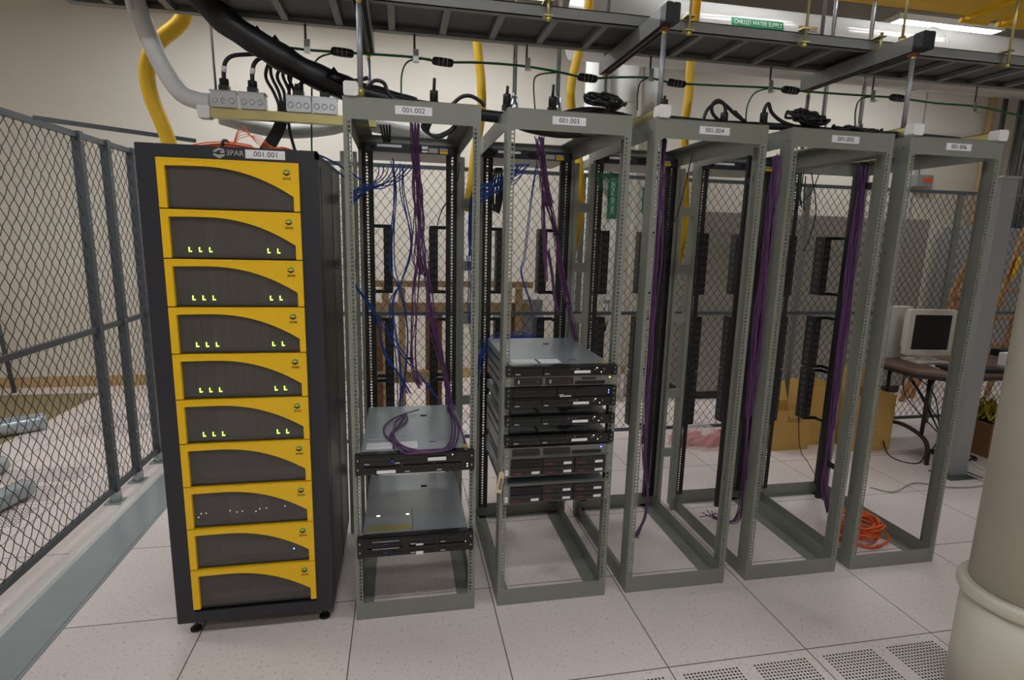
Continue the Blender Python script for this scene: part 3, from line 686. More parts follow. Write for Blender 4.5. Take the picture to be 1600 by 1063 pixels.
# white flexible pipe and arc, black wrapped loom
t = thing('white_pipe', 'white plastic pipe curving down to the junction box strut', 'pipe', at(320, 160, .45))
MB().m('pvc').tube([at(200, -40, .45), at(215, 10, .45), at(240, 75, .45), at(262, 118, .45), at(285, 147, .45), at(312, 158, .45), at(330, 160, .45)], .0375, 16, 6).build('pipe', t, True)
MB().m('pvc').torus(at(208, 3, .45), .047, .014, 'x', 20, 8).build('coupling', t, True)
tag(MB().m('pvc').tube([at(345, 183, .6), at(395, 197, .6), at(450, 205, .62), at(510, 201, .65), at(560, 193, .7), at(640, 208, .75), at(690, 220, .8)], .034, 14, 6).build('white_pipe'), 'white pipe sagging beneath the junction box strut', 'pipe')
def lumpy(s_):
    return .054*(1+.05*math.sin(31*s_)+.04*math.sin(53*s_+1))*(1 if s_ < .72 else 1-(s_-.72)*1.9)
t = thing('cable_sleeve', 'thick black wrapped cable sleeve slanting down onto rack 001.002', 'cable sleeve', at(540, 150, .4))
MB().m('black').tube([at(290, -60, .35), at(315, -5, .35), at(365, 42, .35), at(420, 78, .37), at(480, 112, .4), at(540, 138, .45), at(600, 152, .5), at(650, 160, .55)], lumpy, 18, 10).build('sleeve', t, True)
for u, v in ((400, 48), (428, 62), (455, 82), (520, 112)):
    p = at(u, v, .36); q = MB().m('blackgloss').add([p+Vector((-.03, 0, -.02)), p+Vector((.05, .0, -.04)), p+Vector((.005, 0, .022)), p+Vector((-.03, .03, -.03)), p+Vector((.05, .03, -.05))], [(0, 1, 2), (1, 4, 2), (4, 3, 2), (3, 0, 2), (0, 3, 4, 1)], True); q.build('wrap_flap', t, True)
tag(MB().m('black').tube([at(552, 140, .1), at(590, 150, .1), at(640, 163, .1), at(740, 178, .1), at(790, 184, .1), at(850, 188, .1), at(920, 176, .1), at(985, 188, .1)], .024, 12, 6).build('cable_sleeve'), 'black cable sleeve lying across the tops of racks 001.002 and 001.003', 'cable sleeve')

# electrical strut with junction boxes above the cabinet
ZB = at(420, 182, .42).z
t = thing('strut_rail', 'gold strut with white cap carrying the junction boxes above the cabinet', 'strut', (-1.2, .42, ZB), 'gold strut rails')
MB().m('gold').box(-1.22, -.5, .40, .44, ZB-.02, ZB+.02).build('channel', t, True)
MB().m('white').bbox(-1.25, -1.2, .392, .448, ZB-.026, ZB+.026, .004).build('end_cap', t, True)
p = at(325, 40, .42)
tag(MB().m('emt').cyl((-1.175, .42, ZB+.02), (-1.2, .42, 3.79), .0055, 8).build('hanger_rod'), 'thin steel rod holding the left end of the junction box strut', 'hanger')
for i, (u, n, dk) in enumerate(((352, 1, 0), (396, 1, 0), (468, 1, 1), (508, 1, 1))):
    x = at(u, 158, .42).x
    t = thing('junction_box', ['galvanised junction box nearest the strut end above the cabinet', 'galvanised junction box, second along the strut above the cabinet', 'galvanised junction box just past the cables on the strut', 'galvanised junction box closest to rack 001.002'][i], 'junction box', (x, .42, ZB+.021), 'junction boxes on the strut')
    MB().m('silver').bbox(-.052, .052, -.03, .03, 0, .068, .005).build('box', t)
    MB().m('emt').box(-.055, .055, -.032, .034, .066, .07).build('cover', t)
    q = MB().m('emt')
    for k in (-.033, 0, .033): q.torus((k, -.031, .028), .011, .002, 'y', 14, 6)
    q.build('knockout', t)
    c = thing('power_plug', ['black plug and cord on the first junction box', 'black plug and cord on the second junction box', 'black plug on the third junction box under the sleeve', 'black plug on the fourth junction box under the sleeve'][i], 'plug', (x, .42, ZB+.093), 'black power plugs')
    MB().m('black').box(-.02, .02, -.018, .018, 0, .022).tube([(0, 0, .02), (0, 0, .045), (0, 0, .05)], .019, 10, 1).build('body', c)
    h = .15 if i < 2 else .07
    MB().m('black').tube([(0, 0, .045), (.002, 0, h*.6), (.015, 0, h*.85), (.05, 0, h), (.13, .0, h+.012), (.19, 0, h+.03)], .009, 8, 5).build('cord', c)
    if i < 2: MB().m('label').tube([(.001, 0, h*.52), (.005, 0, h*.68)], .011, 8, 1).build('tape', c)
t = thing('cable_bundle', 'bundle of black cords passing down beside the junction boxes onto the cabinet', 'cable', at(440, 200, .5), 'black cords')
q = MB().m('black')
for k in range(5): q.tube([at(425+k*12-(k%2)*14, 85+k*5, .46), at(415+k*9, 118, .48), at(428+k*8, 145, .5), at(436+k*3.5, 170, .5), at(428+k*4, 200, .5), at(408+k*5, 232, .45)], .0075, 7, 6)
q.tube([at(455, 120, .5), at(450, 160, .5), at(452, 200, .5), at(462, 240, .45)], .007, 7, 5); q.build('cords', t, True)

# orange fibre on the cabinet top
t = thing('fibre_bundle', 'orange fibre cables tied in a bundle on top of the black cabinet', 'cable', (-1.0, 0, cz1), 'orange cables')
q = MB().m('orange')
for k in range(14):
    z = cz1+.004+R.random()*.022; y = -.06+R.random()*.08
    q.tube([(-1.19, y+.02, cz1+.003), (-1.1, y, z), (-1.02, y, z+.008), (-.94, y, z), (-.9-.05*R.random(), y-.02, cz1+.004)], .0022, 5, 5)
for k in range(5): q.tube([(-1.0, -.05, cz1+.02), (-.96, -.07, cz1+.045+.01*k), (-.9, -.08, cz1+.05-.008*k), (-.86+.01*k, -.08, cz1+.01)], .0013, 4, 6)
for k in range(10):
    y = -.06+R.random()*.06; q.tube([(-.88, y, cz1+.006), (-.83, y, cz1+.006+R.random()*.02), (-.77, y-.01, cz1+.004)], .0022, 5, 4)
q.build('fibres', t, True)
MB().m('black').torus((-1.03, -.02, cz1+.018), .05, .006, 'x', 16, 6, sq=.4).build('tie', t, True)

# cords lying on the rack tops
ZT = H
def coil(l, u, v, w_, h_, y, n=6, zmin=ZT+.004, r=.0062):
    c = at(u, v, y); m = MB().m('black')
    for k in range(n):
        pts = []; ph = R.uniform(0, 1); a0 = R.uniform(.6, 1.1)
        for j in range(15):
            an = 2*PI*j/14
            p = c+Vector((w_*a0*math.cos(an)+R.uniform(-.014, .014), .05*math.sin(an+ph)+R.uniform(-.02, .02), h_*a0*math.sin(an)*(.7+.6*R.random())+R.uniform(-.008, .008)))
            p.z = max(p.z, zmin+r); pts.append(p)
        m.tube(pts, r, 7, 4)
    tag(m.build('cord_coil'), l, 'cord', 'black cord coils')
coil('coiled black power cord resting on top of rack 001.003', 945, 158, .085, .028, -.03, 6)
coil('large tangle of black power cords on top of rack 001.005', 1262, 184, .115, .036, -.03, 9)
coil('flat black cord pile on rack 001.005 beside the shiny conduits', 1340, 203, .12, .012, -.05, 5)
tag(MB().m('black').tube([(.70, -.05, H+.016), (.95, -.04, H+.014), (1.25, -.05, H+.016), (1.6, -.04, H+.014), (1.9, -.05, H+.016), (2.2, -.04, H+.014)], .015, 10, 6).build('cable_sleeve'), 'thin black cable sleeve lying along the tops of racks 001.004 through 001.006', 'cable sleeve')
tag(MB().m('black').tube([at(800, 184, .34), at(830, 196, .34), at(880, 204, .34), at(930, 200, .34), at(975, 187, .34)], .036, 12, 6).build('cable_sleeve'), 'black sagging cable sleeve filling the top opening of rack 001.003', 'cable sleeve')
q = MB().m('black')
for k in range(4): q.tube([at(664+k*4, 186, .3), at(660+k*3, 200+k*2, .3), at(678+k*2, 212+k, .3), at(700+k*2, 205, .3), at(716, 190, .3)], .0065, 6, 6)
tag(q.build('cable_bundle'), 'black cords looping through the top opening of rack 001.002', 'cable')
q = MB().m('black')
for k in range(4): q.tube([at(594+k*5, 195, .4), at(597+k*4, 208, .42), at(600+k*3, 222, .46)], .005, 5, 4)
tag(q.build('cable_bundle'), 'short black wires dropping to the switch of rack 001.002', 'cable')
for nm, l, pts in (('power_cable', 'looped black cord standing up on rack 001.004', [(1098, 190), (1105, 172), (1120, 160), (1132, 163), (1150, 180), (1165, 190)]),
               ('power_cable', 'tall black loop of cord beside the plug on rack 001.004', [(1128, 193), (1114, 178), (1113, 164), (1122, 157), (1132, 164), (1134, 178)]),
               ('power_cable', 'short black cord bend ending the loops on rack 001.004', [(1150, 174), (1149, 176), (1155, 182), (1162, 190)]),
               ('power_cable', 'arched black cord on top of rack 001.002', [(705, 165), (720, 152), (735, 150), (750, 158), (757, 166)]),
               ('power_cable', 'small arched black cord behind the front post of rack 001.002', [(572, 138), (585, 126), (600, 130), (606, 145), (620, 160)]),
               ('power_cable', 'kinked black cord near the corner of rack 001.005', [(1192, 190), (1194, 172), (1201, 162), (1206, 176), (1222, 190), (1250, 200)])):
    tag(MB().m('black').tube([at(u, v, -.06) for u, v in pts], .0075, 8, 6).build(nm), l, 'cord', 'black power cords')
for i, (u, v, l) in enumerate(((678, 155, 'slim black plug standing on rack 001.002'), (792, 160, 'pair of black plugs standing at the corner of rack 001.003'), (863, 164, 'slim black plug standing between the shiny conduits on rack 001.003'), (1037, 168, 'black plug leaning by the white cap on rack 001.004'), (1131, 188, 'black plug in the cord loops on rack 001.004'), (1193, 188, 'black plug beside the corner of rack 001.004'))):
    p = at(u, v, -.08)
    q = thing('power_plug', l, 'plug', (p.x, -.08, p.z), 'black power plugs')
    MB().m('black').tube([(0, 0, -.02), (0, 0, .02), (0, 0, .03)], .016, 10, 1).box(-.018, .018, -.014, .014, -.03, -.01).build('body', q)
    hh = (.075, .06, .075, .045, .03, .04)[i]; MB().m('black').tube([(0, 0, .03), (.002, 0, hh)], .006, 8, 1).build('cord', q)

# ------------------------------------------------------------------ cable bundles
def bundle(m, pts, n, spread, r, y=None, k=6, loose=0):
    P = [p if isinstance(p, Vector) else at(p[0], p[1], p[2]) for p in pts]
    for j in range(n):
        a = R.uniform(0, 2*PI); q = R.uniform(.2, 1)**.5
        o = Vector((math.cos(a)*spread*q, math.sin(a)*spread*q, 0)); Q = []
        for i, p in enumerate(P):
            tw = i*.5; oo = Vector((o.x*math.cos(tw)-o.y*math.sin(tw)+R.uniform(-.7, .7)*spread, o.x*math.sin(tw)+o.y*math.cos(tw), R.uniform(-.01, .01)))
            s_ = 1+loose*i/len(P); Q.append(p+oo*s_)
        m.tube(Q, r, 5, k)
    return m
q = MB().m('purple')
bundle(q, [(648, 192, .3), (650, 250, .3), (654, 300, .3), (655, 350, .3), (656, 400, .3), (660, 430, .3)], 18, .017, .0027, loose=.6)
bundle(q, [(655, 400, .3), (650, 450, .3), (647, 500, .3), (646, 550, .3), (650, 590, .3), (657, 604, .3)], 7, .011, .0027)
bundle(q, [(660, 400, .3), (668, 450, .3), (675, 500, .3), (688, 560, .3), (700, 610, .28), (704, 645, .22)], 9, .014, .0027)
for k in range(3):
    e = k*5
    q.tube([at(703, 640, .25), on(706+e, 665, .762), on(703+e, 690, .765), on(690+e, 703, .765), on(655, 704+k*2, .765), on(628, 696+k*5, .765), on(615-k*3, 680, .765), on(618+k*8, 660, .765), on(632+k*2, 648, .765)], .0035, 6, 6)
q.tube([on(634, 646, .765), on(612, 656, .765), on(600, 668, .765), on(604, 682, .765), on(630, 698, .765), on(662, 707, .765)], .0035, 6, 6)
q.tube([on(634, 646, .765), on(645, 643, .768), on(655, 640, .772)], .0035, 6, 4)
bundle(q, [at(704, 640, .22), at(714, 660, .0), at(724, 680, -.07), at(728, 705, -.1)], 3, .004, .0032)
q.m('ink').torus(at(641, 560, .3), .012, .004, 'z', 10, 5)
tag(q.build('cable_bundle'), 'purple cable bundle hanging through rack 001.002 and looping on the server lid', 'cable', 'purple cable bundles')
q = MB().m('purple')
bundle(q, [(843, 215, .3), (847, 250, .3), (850, 290, .3), (858, 320, .32)], 18, .017, .0027)
bundle(q, [(855, 310, .32), (864, 350, .35), (872, 400, .4), (882, 450, .42), (892, 500, .45), (898, 530, .48)], 10, .013, .0027)
bundle(q, [(850, 300, .3), (851, 350, .3), (852, 400, .32), (852, 440, .35)], 6, .008, .0032)
bundle(q, [(856, 390, .33), (862, 430, .36), (866, 465, .4), (873, 490, .42)], 5, .006, .0032)
q.m('ink').torus(at(885, 474, .43), .014, .005, 'z', 10, 5).torus(at(869, 366, .36), .014, .005, 'z', 10, 5)
tag(q.build('cable_bundle'), 'purple cable bundle spreading downward inside rack 001.003', 'cable', 'purple cable bundles')
q = MB().m('purple')
bundle(q, [(1038, 215, -.03), (1034, 300, -.03), (1028, 400, -.03), (1022, 480, -.03), (1016, 560, -.03), (1010, 640, -.02), (1006, 690, -.01)], 14, .014, .0027)
bundle(q, [(1006, 680, -.01), (1006, 730, .0), (1010, 770, .02), (1006, 810, .01), (993, 840, -.02)], 6, .012, .0032)
tag(q.build('cable_bundle'), 'purple cable bundle running down inside the near post of rack 001.004', 'cable', 'purple cable bundles')
q = MB().m('purple')
bundle(q, [(1213, 243, -.1), (1208, 300, -.1), (1200, 370, -.1), (1193, 440, -.1), (1184, 510, -.1), (1177, 580, -.1), (1170, 650, -.1)], 13, .017, .0027)
bundle(q, [(1170, 650, -.1), (1165, 720, -.08), (1161, 780, -.04), (1150, 812, .0), (1128, 815, .02)], 7, .011, .0027)
for k in range(6): q.tube([at(1132, 815, .02), at(1118-k, 812-k*1.5, .02), at((1097, 1104, 1112, 1118, 1093, 1122)[k], (801, 797, 798, 801, 808, 804)[k], .02+.02*k)], .0026, 5, 5)
tag(q.build('cable_bundle'), 'purple cable bundle between racks 001.004 and 001.005 with frayed end', 'cable', 'purple cable bundles')
q = MB().m('purple')
bundle(q, [(1350, 262, .03), (1342, 320, .03), (1334, 380, .03), (1327, 440, .03), (1318, 520, .03), (1308, 600, .03), (1300, 670, .03)], 13, .017, .0027)
bundle(q, [(1300, 660, .03), (1293, 720, .03), (1289, 760, .02), (1294, 800, .0)], 8, .012, .0032)
tag(q.build('cable_bundle'), 'purple cable bundle hanging in the gap between racks 001.005 and 001.006', 'cable', 'purple cable bundles')
for (x, y, xr, l) in ((1.775, .06, RX[3]+W, 'slim black cable channel in the gap between racks 001.005 and 001.006'), (1.175, .05, RX[2]+W, 'slim black cable channel in the gap between racks 001.004 and 001.005')):
    t = thing('cable_channel', l, 'cable channel', (x, y, .3), 'black cable channels')
    MB().m('rackdark').box(x, x+.045, y, y+.02, .3, 2.03).build('body', t, True)
    for z in (.5, 1.9): MB().m('rackdark').box(xr-.004, x+.003, y-.12, y-.115, z, z+.03).box(x, x+.003, y-.115, y, z, z+.03).build('bracket', t, True)
# blue cables
q = MB().m('blue')
for k in range(8):
    a = (592+k*8, 258, .52)
    q.tube([at(*a), at(590+k*6, 275, .5), at(575+k*5, 285+R.random()*10, .48), at(560+k*3, 288+R.random()*10, .45), at(548, 300+k*3, .4)], .003, 5, 5)
bundle(q, [(612, 250, .5), (617, 300, .5), (613, 360, .5), (614, 420, .5), (628, 460, .5), (636, 520, .5), (634, 580, .5), (628, 625, .5), (630, 655, .51)], 3, .012, .003)
bundle(q, [(630, 255, .5), (628, 300, .5), (642, 360, .5), (640, 400, .5), (625, 440, .5), (611, 480, .5), (622, 560, .5), (624, 620, .5), (622, 655, .51)], 3, .01, .003)
bundle(q, [(550, 440, .35), (575, 475, .4), (590, 510, .45), (600, 550, .45), (625, 590, .45), (640, 615, .45)], 3, .008, .003)
bundle(q, [(575, 475, .4), (620, 540, .42), (660, 590, .45), (690, 630, .45)], 2, .008, .003)
tag(q.build('cable_bundle'), 'thin blue network cables hanging inside rack 001.002', 'cable', 'blue cable bundles')
q = MB().m('blue')
for k in range(16):
    q.tube([at(828-k*2.2, 256, .5), at(806-k, 268+R.random()*22, .48), at(775, 274+R.random()*34, .45), at(757, 286+R.random()*30, .4), at(740-R.random()*6, 300+R.random()*30, .5), at(731+R.random()*10, 350+R.random()*20, .57), at(732+R.random()*10, 400, .57)], .0026, 5, 4)
for k in range(5): q.tube([at(730+k*3, 400, .57), at(733+k*3, 440, .57), at(731+k*3, 480, .57), at(735+k*2, 520, .57), at(738, 550, .57)], .003, 5, 4)
tag(q.build('cable_bundle'), 'fan of blue network cables between racks 001.002 and 001.003', 'cable', 'blue cable bundles')
q = MB().m('blue')
for k in range(12):
    v = 520+R.random()*22; q.tube([at(742+R.random()*6, v+R.random()*70, .42), at(760, v+10, .5), at(775+R.random()*12, v, .5), at(800+R.random()*12, v-2, .56), at(838, 524+R.random()*8, .56)], .003, 5, 5)
tag(q.build('cable_bundle'), 'tangled bright blue cables beside the topmost server of rack 001.003', 'cable', 'blue cable bundles')
q = MB().m('blue')
bundle(q, [(838, 260, .5), (830, 320, .5), (820, 400, .5), (815, 430, .5), (830, 480, .5), (833, 525, .5)], 2, .004, .0025)
tag(q.build('cable_bundle'), 'two thin blue cables hanging in the middle of rack 001.003', 'cable', 'blue cable bundles')
tag(MB().m('blue').tube([at(488, 238, .3), at(515, 250, .35), at(540, 265, .4), at(565, 282, .42)], .004, 5, 5).tube([at(492, 240, .3), at(520, 262, .35), at(548, 285, .4)], .004, 5, 5).build('cable_bundle'), 'dark blue cables crossing from the cabinet to rack 001.002', 'cable', 'blue cable bundles')
q = MB().m('black')
for k in range(4): q.tube([at(775+k*3, 262, .5), at(766+k*5, 300, .5), at(770+k*3, 328+k*2, .5), at(780+k*2, 300, .5), at(784, 268, .5)], .005, 6, 6)
tag(q.build('power_cable'), 'black cord hank hanging among the blue cables in rack 001.003', 'cord', 'black power cords')
for pts, l in (([(718, 255, .5), (712, 290, .5), (690, 330, .5), (683, 352, .6)], 'thin black cord dropping to a power strip in rack 001.002'),
               ([(1268, 270, .5), (1275, 330, .5), (1262, 380, .5), (1255, 392, .5), (1275, 388, .6), (1285, 380, .65)], 'thin black cord curling in rack 001.005'),
               ([(1280, 272, .5), (1268, 300, .5), (1248, 322, .5)], 'short thin black cord beneath the switch of rack 001.005'),
               ([(1083, 235, .3), (1060, 330, .4), (1038, 370, .4)], 'thin black cord crossing rack 001.004'),
               ([(1252, 585, .75), (1248, 640, .75), (1250, 700, .8), (1262, 722, .9), (1275, 745, .95)], 'thin black cord trailing to the floor behind rack 001.005')):
    tag(MB().m('black').tube([at(*p) for p in pts], .003, 5, 6).build('power_cable'), l, 'cord', 'black power cords')
q = MB().m('green')
for k in range(10): q.tube([at(940+k*3, 268, .5), at(938+k*4, 276+R.random()*6, .5), at(930+k*3, 272, .5), at(935+k*2, 290+k*3, .5)], .0022, 4, 4)
tag(q.build('cable_bundle'), 'short dark green wires under the switch of rack 001.004', 'cable')
q = MB().m('green').tube([at(1250, 270, .4), at(1250, 300, .4), at(1253, 325, .4)], .004, 5, 4).m('ink').tube([at(1256, 268, .4), at(1250, 310, .4), at(1252, 322, .4)], .003, 5, 4).tube([at(1259, 275, .4), at(1256, 310, .4), at(1257, 330, .4)], .003, 5, 4)
tag(q.build('cable_bundle'), 'short dark wires hanging behind the near post of rack 001.005', 'cable')
# paper tag
p = at(783, 752, RY-.02)
t = thing('paper_tag', 'manila paper tag hanging on the front post of rack 001.003', 'tag', p)
MB().m('manila').prism([(-.022, 0, -.05), (.0, 0, -.058), (.014, 0, .03), (.004, 0, .045), (-.008, 0, .04)], (0, .001, 0)).m('hpgrey').prism([(-.013, -.0006, -.036), (.0, -.0006, -.04), (.007, -.0006, .01), (-.004, -.0006, .014)], (0, .0005, 0)).build('card', t)
MB().m('white').tube([(.002, 0, .04), (.006, .005, .06), (.012, .01, .075)], .001, 4, 3).build('string', t)

# ------------------------------------------------------------------ big pipes
t = thing('chilled_water_pipe', 'large white horizontal pipe below the ceiling with a green sign', 'pipe', (3.0, 2.05, 3.22))
MB().m('pipegrey').cyl((.9, 2.05, 3.22), (8.2, 2.05, 3.22), .24, 40).build('pipe', t, True)
MB().m('pipegrey').torus((4.0, 2.05, 3.22), .24, .01, 'x', 40, 6).build('band', t, True)
n = Vector((0, -.86, .1)).normalized()
def sign_curved(parent, x0, x1, z0, z1, c, r):
    m = MB().m('sign'); k = 8; a0 = math.asin((z0-c[1])/r); a1 = math.asin((z1-c[1])/r)
    vs = []
    for i in range(k+1):
        a = a0+(a1-a0)*i/k
        for x in (x0, x1): vs.append((x, c[0]-(r+.003)*math.cos(a), c[1]+(r+.003)*math.sin(a)))
    m.add(vs, [(2*i, 2*i+1, 2*i+3, 2*i+2) for i in range(k)], True)
    return m.build('sign', parent, True)
yp = 1.81
s0 = at(1143, 36, yp); s1 = at(1225, 38, yp); SZ1 = at(1184, 30, yp).z; SZ0 = at(1184, 45, yp).z
sg = sign_curved(t, s0.x, s1.x, SZ0, SZ1, (2.05, 3.22), .24)
tx = text('CHILLED WATER SUPPLY', .044, ((s0.x+s1.x)/2-3.0, -.2465, (SZ0+SZ1)/2-3.22), 'label', sg); tx.scale = (.82, 1, 1)
tag(MB().m('orangewood').box(2.62, 2.78, 1.798, 1.803, 3.27, 3.285).build('pipe_marker'), 'short orange marker strip on the white pipe above the green sign', 'marker')
t = thing('vertical_pipe', 'thick white vertical pipe with a green chilled water sign', 'pipe', (1.7, 3.0, 0), 'white vertical pipes')
MB().m('pipewhite').cyl((1.7, 3.0, 0), (1.7, 3.0, 3.7), .13, 32).torus((1.7, 3.0, 2.9), .13, .012, 'z', 28, 6).build('pipe', t, True)
s0 = at(948, 342, 2.86); s1 = at(985, 272, 2.86)
sg = MB().m('sign').box(s0.x, s0.x+.1, 2.862, 2.868, s0.z, s1.z).build('sign', t, True)
text('CHILLED WATER S', .052, (s0.x+.05-1.7, -.1385, (s0.z+s1.z)/2), 'label', sg, rot=(PI/2, -PI/2, 0)).scale = (.78, 1, 1)
t = thing('vertical_pipe', 'thinner white vertical pipe standing just beside the signed pipe', 'pipe', (1.43, 3.0, 0), 'white vertical pipes')
MB().m('pipewhite').cyl((1.41, 3.0, 0), (1.41, 3.0, 3.7), .095, 28).build('pipe', t, True)
t = thing('vertical_pipe', 'white vertical pipe with narrow green strip seen through rack 001.004', 'pipe', (2.05, 3.1, 0), 'white vertical pipes')
MB().m('pipewhite').cyl((2.03, 3.1, 0), (2.03, 3.1, 3.7), .1, 28).build('pipe', t, True)
MB().m('sign').box(1.95, 2.01, 2.99, 2.996, 1.9, 2.15).build('sign', t, True)
p = at(947, 490, 2.8)
t = thing('pipe_thermometer', 'small steel thermometer mounted behind the fence under the green sign', 'gauge', p)
MB().m('emt').cyl((-.022, 0, -.1), (-.022, 0, .12), .008, 8).cyl((.022, 0, -.1), (.022, 0, .12), .008, 8).box(-.035, .035, -.01, .01, .1, .13).box(-.03, .03, -.01, .01, -.11, -.09).build('gauge_body', t)
MB().m('black').cyl((0, 0, -.17), (0, 0, -.1), .012, 8).cyl((0, 0, -.17), Vector((1.43, 2.93, p.z-.17))-p, .012, 8).build('stem', t)

# column in front
CX, CY, CZ = 1.719, -1.007, .451
t = thing('round_column', 'thick cream round column with a raised collar in the near corner', 'column', (CX, CY, 0)); t['kind'] = 'thing'
MB().m('column').tube([(0, 0, 0), (0, 0, CZ)], .183, 56, 1).build('lower_shaft', t)
MB().m('column').tube([(0, 0, CZ), (0, 0, CEIL)], .17, 56, 1).build('shaft', t)
MB().m('column').tube([(0, 0, CZ-.012), (0, 0, CZ-.004), (0, 0, CZ+.012), (0, 0, CZ+.03), (0, 0, CZ+.038)], lambda s_: .172+.028*math.sin(PI*min(1, max(0, .12+.76*s_)))**.6, 56, 4).build('collar', t)

# perforated floor panels
q0 = .61
def perf(m, x0, x1, y0, y1, z, st_=.0148, hw=.0050):
    nx, ny = int((x1-x0)/st_), int((y1-y0)/st_)
    for i in range(nx):
        for j in range(ny):
            x, y = x0+(i+.5)*st_, y0+(j+.5)*st_
            m.add([(x+hw*math.cos(a), y+hw*math.sin(a), z) for a in (0, PI/3, 2*PI/3, PI, 4*PI/3, 5*PI/3)], [(0, 1, 2, 3, 4, 5)])
names = {0: 'perforated floor panel just below rack 001.003, mostly out of frame', 1: 'perforated floor panel in the aisle in front of rack 001.004', 2: 'perforated floor panel in the aisle beside the round column', 3: 'perforated floor panel hidden beside the round column base'}
for i in (0, 1, 2):
    x0 = i*.61
    t = thing('perforated_floor_panel', names[i], 'floor panel', (x0, -1.22, 0), 'perforated floor panels')
    MB().m('floor').box(.004, .606, .004, .606, 0, .0015).build('panel', t)
    m = MB().m('hole'); perf(m, .035, .28, .02, .575, .0018); perf(m, .335, .58, .02, .575, .0018); m.build('holes', t)
for i, (x0, y0, l) in enumerate(((-3.05, 1.22, 'perforated floor panel beyond the mesh fence nearest the pipes'), (-3.05, .61, 'perforated floor panel beyond the mesh fence at the picture edge'), (-3.05, 2.44, 'perforated floor panel beyond the fence near the brown mat'), (-2.44, 2.44, 'perforated floor panel beyond the fence behind the gate post'))):
    t = thing('perforated_floor_panel', l, 'floor panel', (x0, y0, 0), 'perforated floor panels')
    MB().m('floor').box(.004, .606, .004, .606, 0, .0015).build('panel', t)
    m = MB().m('hole'); perf(m, .035, .575, .03, .28, .0018, .02, .006); perf(m, .035, .575, .33, .575, .0018, .02, .006); m.build('holes', t)

# grey pipes lying beyond the fence
for i, (a, b, r, l) in enumerate((((-3.9, 2.2, .32), (-3.25, 2.66, .30), .07, 'grey round pipe end resting over the brown mat beyond the fence'), (on(-60, 800, .1), on(42, 752, .1), .06, 'grey pipe lying beyond the fence on the perforated panels'), (on(-70, 745, .1), on(4, 715, .1), .06, 'shorter grey pipe lying behind the other on the floor'))):
    A, B = Vector(a), Vector(b); d = (B-A).normalized()
    if i == 0: A.z = B.z = .072
    else: A.z = B.z = .062
    t = thing('grey_pipe', l, 'pipe', (A+B)/2, 'grey pipes beyond the fence')
    MB().m('curbgrey').tube([A, A.lerp(B, .5), B-d*.05, B-d*.02, B], lambda s_, r=r: r if s_ < .9 else r*.82, 20, 1).build('pipe', t, True)
tag(MB().m('fence').cyl(at(-12, 470, 3.8), (-4.16, 3.85, 0), .02, 8).build('leaning_pole'), 'thin grey pole leaning beyond the mesh fence', 'pole')

# ------------------------------------------------------------------ behind the fence: crate, cabinet, ladders
t = thing('wooden_crate_frame', 'pale wooden packing frame standing behind the fence', 'crate', (.1, 2.7, 0))
for (x0, x1, z0, z1) in ((-.62, .8, 1.18, 1.235), (-.62, .8, .96, 1.04), (-.62, .15, .31, .41)):
    MB().m('wood').box(x0, x1, 2.68, 2.72, z0, z1).build('beam', t, True)
for x in (-.56, -.42, .53, .63): MB().m('wood').box(x, x+.06, 2.62, 2.68, 0, 1.18).build('upright', t, True)
MB().m('carddark').box(-.66, -.5, 2.74, 2.78, 0, .98).box(-.18, -.03, 2.74, 2.78, .0, .98).build('side_board', t, True)
tag(MB().m('carddark').box(.54, .7, 2.78, 2.95, 0, .98).m('wood').box(.54, .7, 2.779, 2.78, .9, .98).build('cardboard_box'), 'tall brown cardboard box behind the fence seen through rack 001.003', 'box', 'cardboard boxes')
tag(MB().m('corr').box(.72, .95, 2.9, 3.1, 0, 1.05).build('metal_sheet'), 'small mesh-grey metal panel behind the fence seen through rack 001.003', 'panel')
t = thing('cooling_cabinet', 'wide plain grey cooling cabinet behind the fence', 'cabinet', (2.52, 2.85, 0))
MB().m('crac').box(2.52, 5.22, 2.86, 3.6, .09, 1.93).build('body', t, True)
MB().m('carrierdark').box(2.56, 5.18, 2.9, 3.55, 0, .09).build('plinth', t, True)
MB().m('hole').box(3.4, 3.405, 2.857, 2.86, .12, 1.9).box(4.3, 4.305, 2.857, 2.86, .12, 1.9).build('panel_joint', t, True)
MB().m('blueplastic').box(2.9, 3.04, 2.85, 2.86, 1.5, 1.68).m('carrierdark').box(2.92, 3.02, 2.846, 2.85, 1.52, 1.56).m('silver').box(2.92, 2.94, 2.846, 2.85, 1.58, 1.65).box(2.955, 2.975, 2.846, 2.85, 1.58, 1.65).box(2.99, 3.01, 2.846, 2.85, 1.58, 1.65).build('control_display', t, True)
p0, p1 = at(1424, 274, 4.03), at(1446, 293, 4.03)
t = thing('alarm_box', 'small grey wall box with an orange label above the fence', 'alarm box', p0)
MB().m('corr').box(p0.x, p1.x, 3.93, 4.045, p1.z, p0.z).build('box', t, True)
MB().m('alarmred').box(p0.x+.09, p1.x-.02, 3.925, 3.93, p1.z+.05, p0.z-.035).build('label_plate', t, True)
MB().m('emt').cyl((p0.x+.1, 4.02, p0.z), (p0.x+.1, 4.02, p0.z+.25), .01, 8).build('conduit', t, True)
def ladder(l, a, b, w_, n, dep):
    t = thing('step_ladder', l, 'ladder', a, 'wooden ladders'); a, b = Vector(a), Vector(b); s_ = Vector(w_)
    for o in (Vector((0, 0, 0)), s_): MB().m('orangewood').bar(a+o, b+o, .06, .025, (0, 1, 0)).build('side_rail', t, True)
    for k in range(1, n): MB().m('orangewood').bar(a.lerp(b, k/n), a.lerp(b, k/n)+s_, .07, .025).build('step', t, True)
    return t
